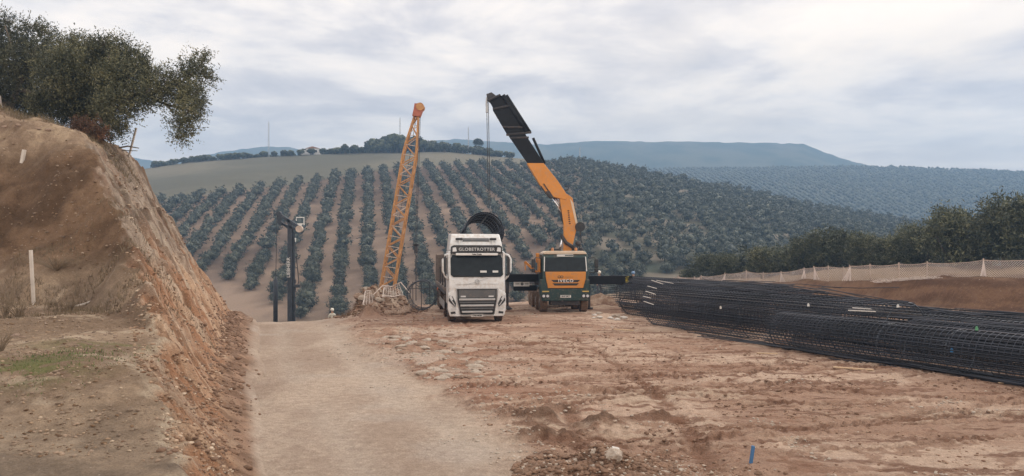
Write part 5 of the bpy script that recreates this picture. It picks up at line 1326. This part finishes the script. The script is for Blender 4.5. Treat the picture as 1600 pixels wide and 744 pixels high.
for i in range(84):     # outcropping slabs between the road and the yard
    t = rr_.random(); 
    if i < 50: px, py = rr_.uniform(600, 725), rr_.uniform(522, 562)
    else: px, py = rr_.uniform(655, 765), rr_.uniform(566, 592)
    s = rr_.uniform(.12, .45)*(1.3 if i % 7 == 0 else 1)
    rock(px, py, None, s*1.15, s*.42, s*.8, 'pale flat stone bedded in the red mud beside the haul road', 'pale slabs bedded beside the haul road', M_STONE if i % 3 else M_SLAB, i, sink=.72)
for i in range(34):     # rubble heap
    px = rr_.uniform(560, 640); py = rr_.uniform(455, 490); Yq = rr_.uniform(37.5, 42.3); s = rr_.uniform(.18, .55)
    rock(px, py, Yq, s*1.2, s*.75, s, 'pale broken stone in the rubble heap at the foot of the lattice boom', 'stones of the rubble heap', M_SLAB if i % 4 else M_STONE, i, sink=.3)
for i in range(16):
    px = rr_.uniform(925, 975); py = rr_.uniform(490, 503); s = rr_.uniform(.12, .3)
    rock(px, py, None, s*1.3, s*.5, s, 'small pale stone in the line of stones in front of the crane lorry wheel', 'small stones by the crane lorry', M_STONE_W if i % 2 else M_STONE, i)
rock(504, 490, 51, 1.15, .95, .95, 'rounded tan boulder left of the worker beyond the road end', mt_=M_BOULD, k=3, name='boulder', catn='boulder')
rock(527, 488, 50.6, 1.5, 1.15, 1.15, 'larger tan boulder right of the worker beyond the road end', mt_=M_BOULD, k=5, name='boulder', catn='boulder')
for i, (px, py, Yq, s) in enumerate([(26, 525, None, .16), (36, 527, None, .10), (8, 200, None, .16), (28, 197, None, .2), (76, 205, None, .18), (60, 202, None, .14), (385, 500, None, .5)]):
    rock(px, py, Yq, s*1.3, s*.6, s, ['small pale stone on the terrace left of the road', 'tiny pale stone beside a bigger one on the terrace', 'pale stone at the far left of the bank top', 'flat pale stone on the bank top under the tall olive', 'pale stone on the bank top under the big olive', 'small stone between two others on the bank top', 'flat pale rock at the foot of the cut where the road ends'][i], mt_=M_SLAB, k=i+2, sink=.5)

# loose clods and gravel that nobody could count
def scatter(name, pts, sizes, mt_, label, cat, seed, flat=.6, sub=1):
    r = np.random.default_rng(seed); base_ = []
    for k in range(4):
        me = rock_mesh(seed*10+k, sub)
        for v in me.vertices: v.co *= 1+r.normal()*.10
        me.calc_loop_triangles()
        v = np.zeros(len(me.vertices)*3); me.vertices.foreach_get('co', v); f = np.zeros(len(me.loop_triangles)*3, dtype=np.int32); me.loop_triangles.foreach_get('vertices', f)
        base_.append((v.reshape(-1, 3)*np.array([1, 1, flat]), f.reshape(-1, 3))); bpy.data.meshes.remove(me)
    z_ = H(pts[:, 0], pts[:, 1]); VV, FF, o_ = [], [], 0
    for k in range(4):
        I = np.arange(k, len(pts), 4); v, f = base_[k]; a = r.random(len(I))*6.28; c_, s_ = np.cos(a)[:, None], np.sin(a)[:, None]
        st_ = (.7+.8*r.random(len(I)))[:, None]
        X_ = (v[None, :, 0]*c_*st_-v[None, :, 1]*s_); Y_ = (v[None, :, 0]*s_*st_+v[None, :, 1]*c_)
        P_ = np.stack([X_, Y_, np.broadcast_to(v[None, :, 2], X_.shape)], 2)*sizes[I][:, None, None] + np.stack([pts[I, 0], pts[I, 1], z_[I]+sizes[I]*.15], 1)[:, None, :]
        VV.append(P_.reshape(-1, 3)); FF.append((f[None]+(np.arange(len(I))*len(v))[:, None, None]+o_).reshape(-1, 3)); o_ += len(I)*len(v)
    o = link_mesh(name, np.concatenate(VV), np.concatenate(FF), mt_); tag(o, label, cat, kind='stuff'); return o
rg = np.random.default_rng(77)
def cand_pts(n, near=8.2, far=45, u0=-.67, u1=.67, p=1.0):
    u = rg.uniform(u0, u1, n); Yq = near*(far/near)**(rg.random(n)**p); return np.stack([u*Yq, Yq], 1)
c_ = cand_pts(26000); rm_ = road_mask(c_[:, 0], c_[:, 1]); bd = bank_h(c_[:, 0], c_[:, 1])[1]
dens = vn(c_[:, 0]*.7, c_[:, 1]*.7, 301)*.7+vn(c_[:, 0]*.2, c_[:, 1]*.2, 302)*.5
k_ = (rm_ < .3) & (bd < -.2) & (dens > .70)
c1_ = c_[k_]; s_ = .010+.042*rg.random(len(c1_))**5; scatter('clay_clods', c1_, s_*(c1_[:, 1]/11)**.2, M_CLOD, 'loose dark clods of clay strewn over the churned yard', 'clods', 1)
c_ = cand_pts(34000, p=1.2); rm_ = road_mask(c_[:, 0], c_[:, 1]); bd = bank_h(c_[:, 0], c_[:, 1])[1]
edge_ = np.exp(-((c_[:, 0]-ip(c_[:, 1], [(10, 2.2), (14.5, .6), (20.5, -1.8), (33, -6)]))/1.8)**2)
dens = vn(c_[:, 0]*.9, c_[:, 1]*.9, 303)
k_ = ((dens+edge_*.45-rm_*.12 > .80)) & (bd < .3)
c1_ = c_[k_]; s_ = .006+.034*rg.random(len(c1_))**4; scatter('gravel', c1_, s_*(c1_[:, 1]/11)**.5, M_STONE, 'pale gravel and small stones scattered over road edge and yard', 'gravel', 2)
# the near heap is mostly broken stone
a = rg.random(700)*6.28; q_ = np.sqrt(rg.random(700)); hx = np.stack([1.25+np.cos(a)*q_*1.15, 10.3+np.sin(a)*q_*.95], 1)
hx = np.concatenate([hx, np.stack([rg.uniform(1.5, 4.6, 260), 9.3+rg.normal(size=260)*.45], 1)])
scatter('broken_stone', hx, .008+.040*rg.random(len(hx))**3.5, M_STONE, 'broken stone and chips in the near heap', 'rubble', 3, sub=2)
a = rg.random(3200)*6.28; q_ = np.sqrt(rg.random(3200)); hx = np.stack([1.2+np.cos(a)*q_*1.2, 10.4+np.sin(a)*q_*1.0], 1)
scatter('heap_clods', hx, .012+.05*rg.random(len(hx))**3, M_CLOD, 'dark clods mixed through the near heap', 'clods', 4, sub=2)
c_ = cand_pts(26000, 8.2, 44, -.33, .67, 1.1); rm_ = road_mask(c_[:, 0], c_[:, 1]); k_ = (rm_ < .5+.5*(rg.random(len(rm_)) < .06)) & (vn(c_[:, 0]*1.1, c_[:, 1]*1.1, 311)+.35*rg.random(len(rm_)) > .66); c1_ = c_[k_]
scatter('soil_lumps', c1_, (.005+.030*rg.random(len(c1_))**5)*(c1_[:, 1]/11)**.35, M_BITS, 'crumbled soil lying all over the yard', 'soil', 11, flat=.5)
c_ = cand_pts(22000, 8.2, 35, -.60, -.355); bd = bank_h(c_[:, 0], c_[:, 1])[1]; k_ = (bd > .1) & (bd < ip(c_[:, 1], [(8, .75), (12, 1.5), (16, 2.0), (20, 2.6), (26, 4.2), (34, 5.2)])) & (vn(c_[:, 0]*1.3, c_[:, 1]*1.3, 312)+.3*rg.random(len(bd)) > .58); c1_ = c_[k_]
scatter('cut_lumps', c1_, (.006+.040*rg.random(len(c1_))**4.5)*(c1_[:, 1]/12)**.4, M_CUTB, 'lumps and pebbles standing out of the freshly cut face', 'earth lumps', 12)
c_ = cand_pts(6000, 8.2, 28, -.75, -.42); bd = bank_h(c_[:, 0], c_[:, 1])[1]; k_ = (bd > 1.2) & (vn(c_[:, 0]*1.1, c_[:, 1]*1.1, 313)+.3*rg.random(len(bd)) > .55); c1_ = c_[k_]
scatter('bank_lumps', c1_, (.005+.034*rg.random(len(c1_))**5)*(c1_[:, 1]/12)**.4, M_BANKB, 'earth crumbs over the terrace and the brown mound behind it', 'earth lumps', 13)
# toe of the cut: fallen lumps
yy_ = rg.uniform(8.4, 34, 1500); xx_ = -.355*yy_-.35+rg.normal(size=1500)*.28; scatter('fallen_earth', np.stack([xx_, yy_], 1), (.015+.06*rg.random(1500)**3)*(yy_/12)**.4, M_CLOD, 'earth lumps fallen along the toe of the cut', 'clods', 5)
# terrace and bank face litter
c_ = cand_pts(5000, 8.2, 27, -.70, -.38); bd = bank_h(c_[:, 0], c_[:, 1])[1]; k_ = (bd > .3) & (vn(c_[:, 0]*.8, c_[:, 1]*.8, 305) > .45); c1_ = c_[k_]
scatter('bank_stones', c1_, (.008+.035*rg.random(len(c1_))**3.5)*(c1_[:, 1]/12)**.4, mat('earthy_stones', (.24, .175, .125), .95, var=.4, scale=3), 'small earthy stones littering the terrace and bank', 'stones', 6)
# rubble heap clods
a = rg.random(1300)*6.28; q_ = np.sqrt(rg.random(1300)); hx = np.stack([-7.6+np.cos(a)*q_*3.2, 40.2+np.sin(a)*q_*3.2], 1)
scatter('heap_rubble', hx, .03+.13*rg.random(len(hx))**3, M_CLOD, 'broken stone and earth of the rubble heap by the lattice boom', 'rubble', 7)

# ------------------------------------------------------------------ stakes, boards, weeds
M_STAKE = mat('weathered_stake', (.50, .45, .40), .85, var=.2); M_BLUE = mat('blue_stake_paint', (.05, .16, .34), .6, var=.2); M_STICK = mat('pale_spacer', (.55, .53, .50), .7, var=.1); M_BOARD = mat('raw_pine_batten', (.58, .43, .28), .8, var=.15)
def stake(px, pb, pt, Yq, r, label, mt_=None, lean=0, name='stake'):
    Yq = ray(px, pb) if pb > 210 else Yq
    X_ = P(px, pb, Yq).x; zg = hz_(X_, Yq); h_ = (pb-pt)/1200*Yq
    m = MB(); m.bar((0, 0, -.08), (lean*Yq/1200, 0, h_), r*2, r*2); o = m.build(name, mt_ or M_STAKE, bevel=r*.3); o.location = (X_, Yq, zg); return tag(o, label, 'stake')
stake(53, 476, 392, 17.6, .032, 'tall pale wooden stake leaning slightly on the terrace left of the road', lean=-5)
stake(34, 252, 235, 24.4, .045, 'short pale peg stuck in the upper face of the bank', lean=4)
stake(3, 190, 160, 27.0, .05, 'grey post at the far left of the bank top', lean=-5)
stake(201, 243, 200, 28.0, .035, 'thin grey pole leaning at the cut edge under the hanging olive branch', lean=12)
stake(1172, 724, 697, 10.4, .022, 'short bright blue painted stake in the mud near the bottom edge', M_BLUE, 5)
def board(a, b, w, label, Ya, Yb, name='batten', z=None):
    pa, pb = P(*a, Ya), P(*b, Yb)
    if z is None: pa.z, pb.z = hz_(pa.x, pa.y)+.03, hz_(pb.x, pb.y)+.03
    m = MB(); c = (pa+pb)/2; m.bar(pa-c, pb-c, w, w*.4); o = m.build(name, M_BOARD if z is None else M_STICK); o.location = c; return tag(o, label, 'wooden batten')
board((1302, 577), (1365, 579), .07, 'longest pale batten lying on the ground in front of the cage pile', Yof(577), Yof(580))
board((1183, 551), (1215, 555), .06, 'shorter pale batten on the ground left of the longest one', Yof(552), Yof(555))
board((960, 515), (990, 516), .08, 'pale batten lying below the open left end of the cage pile', Yof(515), Yof(516))
board((1560, 600), (1588, 601), .05, 'short batten on the ground at the right picture edge below the cages', Yof(600), Yof(601))
zt_ = 1.4
for i, (a, b, lb) in enumerate((((1325, 485), (1368, 487), 'lower of two pale battens lying on top of the cage pile'), ((1332, 481), (1392, 485), 'upper of two pale battens lying on top of the cage pile'))):
    board(a, b, .06, lb, 21.5+i*.8, 21.3+i*.8, z=1)
for i, (a, b) in enumerate((((1018, 438), (1036, 444)), ((1026, 438), (1052, 443)), ((1012, 447), (1026, 451)), ((1009, 455), (1024, 460)), ((1005, 463), (1017, 466)), ((1006, 471), (1021, 476)))):
    board(a, b, .04, 'one of the short pale sticks wedged across the left end of the cage pile', 30.2+i*.05, 29.8, 'spacer_stick', z=1)['group'] = 'spacer sticks on the cages'
for px, py, Yq, c, nm in ((1126, 481, 27.5, (.7, .68, .64), 'white'), (1526, 514, 18.2, (.10, .30, .16), 'green'), (1487, 548, 18.9, (.05, .22, .48), 'blue'), (1263, 477, 24, (.7, .7, .68), 'small white'), (1403, 479, 21.5, (.68, .68, .66), 'off-white')):
    m = MB(); m.box((0, 0, 0), (.065, .02, .075)); m.box((0, 0, .045), (.03, .025, .04)); o = m.build('tag_label', mat('tag_'+nm.replace(' ', '_'), c, .6)); o.location = P(px, py, Yq); tag(o, nm+' plastic tag tied to the bars of the cage pile', 'tag')
def weed(px, Yq, h_, n, label, seed, spread=.12):
    X_ = P(px, 0, Yq).x; r = random.Random(seed); m = MB()
    for i in range(n):
        a = r.uniform(0, 6.28); s = r.uniform(.2, 1)*spread; e = Vector((math.cos(a)*s, math.sin(a)*s, h_*r.uniform(.6, 1)))
        m.tube([(0, 0, -.03), e*.5+Vector((r.uniform(-.02, .02), 0, .02)), e], [.007, .005, .003], 4)
        for q in range(3): p = e*r.uniform(.4, 1); m.tube([p, p+Vector((r.gauss(0, .05), r.gauss(0, .05), r.uniform(.02, .09)))], [.004, .002], 3)
    o = m.build('dry_weed', mat('dry_stalk', (.20, .15, .10), .9, var=.3)); o.location = (X_, Yq, hz_(X_, Yq)); return tag(o, label, 'weed')
weed(118, 17.9, 1.15, 2, 'two thin tall dry stalks standing at the foot of the bank', 1, .10)
weed(110, 16.4, .30, 26, 'dark tufted dry weed on the terrace right of the pale stake', 2, .22)
weed(30, 15.9, .38, 34, 'low sprawling dry weed on the terrace left of the pale stake', 3, .5)
weed(8, 15.8, .55, 22, 'dry weed at the left picture edge on the terrace', 4, .35)
weed(14, 17.6, .8, 5, 'sparse slanting dry stalks left of the pale stake', 5, .3)
weed(2, 11.6, .35, 18, 'dark twiggy weed at the left edge of the near terrace', 6, .2)
weed(88, 18.6, .35, 60, 'patch of grey dry weeds along the foot of the bank', 7, .8)
m = MB(); m.tube([(0, 0, .02), (.22, 0, .07), (.42, .05, .16), (.62, .1, .17)], [.018, .022, .015, .008], 5); m.tube([(.3, .02, .1), (.45, 0, .06)], .01, 4)
o = m.build('fallen_branch', M_STAKE); X_ = P(116, 0, 17.3).x; o.location = (X_, 17.3, hz_(X_, 17.3)); tag(o, 'bleached fallen branch lying at the foot of the bank beside the tall stalks', 'branch')
m = MB(); m.tube([(0, 0, 0), (.35, -.1, .04), (.75, -.1, -.03)], [.03, .03, .015], 5); m.tube([(.1, 0, -.1), (.7, -.1, -.12)], [.02, .01], 4); o = m.build('broken_root', M_BARK); p = P(186, 231, 27); o.location = p; tag(o, 'dark broken roots poking out of the cut edge beside the thin leaning pole', 'root')
# dry grass on the bank top and along the yard's far edge
def grass(name, pts, h_, label, seed, col):
    r = np.random.default_rng(seed); n_ = len(pts); z_ = H(pts[:, 0], pts[:, 1]); a = r.random(n_)*6.28; w = .006+.006*r.random(n_); hh = h_*(.4+.8*r.random(n_)); lx, ly = r.normal(size=n_)*.35*hh, r.normal(size=n_)*.35*hh
    b = np.stack([pts[:, 0], pts[:, 1], z_-.01], 1); s_ = np.stack([np.cos(a)*w, np.sin(a)*w, 0*w], 1); t_ = b+np.stack([lx, ly, hh], 1)
    o = link_mesh(name, np.stack([b-s_, b+s_, t_], 1).reshape(-1, 3), np.arange(n_*3).reshape(-1, 3), mat(name, col, .9, var=.3)); return tag(o, label, 'grass', kind='stuff')
q_ = np.stack([rg.uniform(-20, -12.8, 6000), rg.uniform(24.6, 28, 6000)], 1); q_ = q_[vn(q_[:, 0]*1.2, q_[:, 1]*1.2, 401) > .45]
grass('dry_grass', q_, .22, 'tufts of dry grass along the top of the bank', 1, (.17, .13, .075))
q_ = np.stack([rg.uniform(-9.8, -6.6, 3000), rg.uniform(37.5, 42.5, 3000)], 1); grass('edge_grass', q_[vn(q_[:, 0]*1.2, q_[:, 1]*1.2, 402) > .5], .3, 'brownish grass on the soil edge where the yard drops away', 2, (.15, .10, .055))
q_ = np.stack([rg.uniform(-7.4, -5.4, 3500), rg.uniform(9.6, 12.8, 3500)], 1); q_ = q_[np.exp(-((q_[:, 0]+6.4)/.9)**2-((q_[:, 1]-10.9)/.8)**2) > rg.random(len(q_))*1.2]; grass('green_grass', q_, .05, 'sparse short green grass on the near terrace', 3, (.10, .13, .04))
q_ = np.stack([rg.uniform(-11, -6, 7000), rg.uniform(15.5, 20.5, 7000)], 1); q_[:, 0] -= (q_[:, 1]-15)*.35; grass('weedy_grass', q_[vn(q_[:, 0]*.9, q_[:, 1]*1.4, 404) > .58], .14, 'thin dead grass over the back of the terrace', 4, (.16, .12, .075))

# ------------------------------------------------------------------ people
M_SKIN = mat('skin', (.42, .25, .17), .6, var=.05); M_HAIR = mat('dark_hair', (.03, .02, .015), .8)
def person(px, pt, Yq, face, shirt, trousers, helmet, label, arm=0.0, lean=0.0, zf=None):
    """one skinned body: pelvis, spine, head, arms and legs, with hands and fingers"""
    H_ = 1.74; X_ = P(px, pt, Yq).x; zt_ = P(px, pt, Yq).z
    if zf is None: zf = zt_-H_-.06
    J = [(0, 0, .93), (0, .01, 1.12), (0, .015+lean*.3, 1.38), (0, lean*.5, 1.50), (0, lean*.6-.01, 1.62), (0, lean*.6-.02, 1.70)]
    R = [(.135, .105), (.12, .095), (.155, .10), (.058, .058), (.078, .092), (.062, .075)]; E = [(0, 1), (1, 2), (2, 3), (3, 4), (4, 5)]
    def add(p, r, frm): J.append(p); R.append(r if isinstance(r, tuple) else (r, r)); E.append((frm, len(J)-1)); return len(J)-1
    for s in (-1, 1):
        k = add((s*.10, 0, .86), .088, 0); k = add((s*.115, -.02, .50), .062, k); k = add((s*.12, .02, .10), .042, k); add((s*.13, -.12, .035), .035, k)
        k = add((s*.19, lean*.4, 1.41), .058, 2); k = add((s*.26, .0-arm*.05+lean*.3, 1.13), .043, k); k = add((s*.25, -.08-arm*.18, .90+arm*.15), .030, k); h0 = add((s*.25, -.12-arm*.22, .83+arm*.16), (.022, .036), k)
        for f in range(4): add((s*.25+(f-1.5)*.018, -.15-arm*.24, .755+arm*.16+.008*abs(f-1.5)), .009, h0)
        add((s*.22, -.15-arm*.2, .82+arm*.16), .010, k)
    me = bpy.data.meshes.new('person'); me.from_pydata(J, E, []); o = bpy.data.objects.new('person', me); COL.objects.link(o)
    sk = o.modifiers.new('s', 'SKIN'); sk.use_smooth_shade = True
    for v, r in zip(me.skin_vertices[0].data, R): v.radius = r
    me.skin_vertices[0].data[0].use_root = True
    ss_ = o.modifiers.new('u', 'SUBSURF'); ss_.levels = ss_.render_levels = 1
    dg = bpy.context.evaluated_depsgraph_get(); m2 = bpy.data.meshes.new_from_object(o.evaluated_get(dg)); o.modifiers.clear(); o.data = m2; m2.name = 'person'; bpy.data.meshes.remove(me)
    m2.materials.clear()
    for q in (M_SKIN, mat('shirt', shirt, .8, var=.1), mat('trousers', trousers, .85, var=.1), M_BLACK): m2.materials.append(q)
    for p in m2.polygons:
        c = p.center
        p.material_index = 3 if c.z < .09 else 0 if (c.z > 1.47 or (abs(c.x) > .19 and c.z < .88+arm*.15)) else 2 if (c.z < .95 and abs(c.x) < .20) else 1
    o.location = (X_, Yq, zf); o.rotation_euler = (0, 0, face)
    hh = MB(); hy = lean*.6-.02
    hh.sphere((0, hy, 1.73), .125, 16, sc=(.95, 1.08, .85)); hh.tube([(0, hy-.02, 1.715), (0, hy-.17, 1.70)], [.11, .07], 12); hh.build('helmet', helmet, o, smooth=True)
    fc = MB(); fc.tube([(0, hy-.088, 1.66), (0, hy-.118, 1.632)], [.012, .016], 5); fc.box((0, hy-.092, 1.60), (.05, .01, .01)); fc.build('face', M_SKIN, o)
    ey = MB(); ey.sphere((-.032, hy-.086, 1.665), .011, 6); ey.sphere((.032, hy-.086, 1.665), .011, 6); ey.build('eyes', M_HAIR, o)
    for s in (-1, 1): e_ = MB(); e_.sphere((s*.082, hy+.0, 1.65), .024, 8, sc=(.4, .8, 1.2)); e_.build('ear', M_SKIN, o, smooth=True)
    return tag(o, label, 'person')
M_HW = mat('white_helmet', (.72, .70, .62), .4, var=.03); M_HB = mat('blue_helmet', (.12, .22, .38), .4, var=.05); M_HO = mat('red_orange_helmet', (.60, .14, .05), .4)
person(519, 478.5, 52, .5, (.66, .66, .58), (.60, .60, .55), M_HW, 'worker in pale overalls and white helmet between two boulders beyond the road end', .2, zf=hz_(P(519, 0, 52).x, 52))
person(936, 423.5, 52, .3, (.46, .50, .36), (.06, .07, .09), M_HW, 'worker in pale helmet and light shirt seen behind the right outrigger beam', .5)
person(989, 424.5, 49, -.4, (.10, .17, .30), (.04, .05, .07), M_HB, 'worker in blue helmet and blue shirt at the end of the right outrigger beam', .8, .15)
person(689, 438, 56, .0, (.62, .17, .06), (.50, .14, .05), M_HO, 'worker in orange clothing far behind the white lorry, left of its cab', .3)
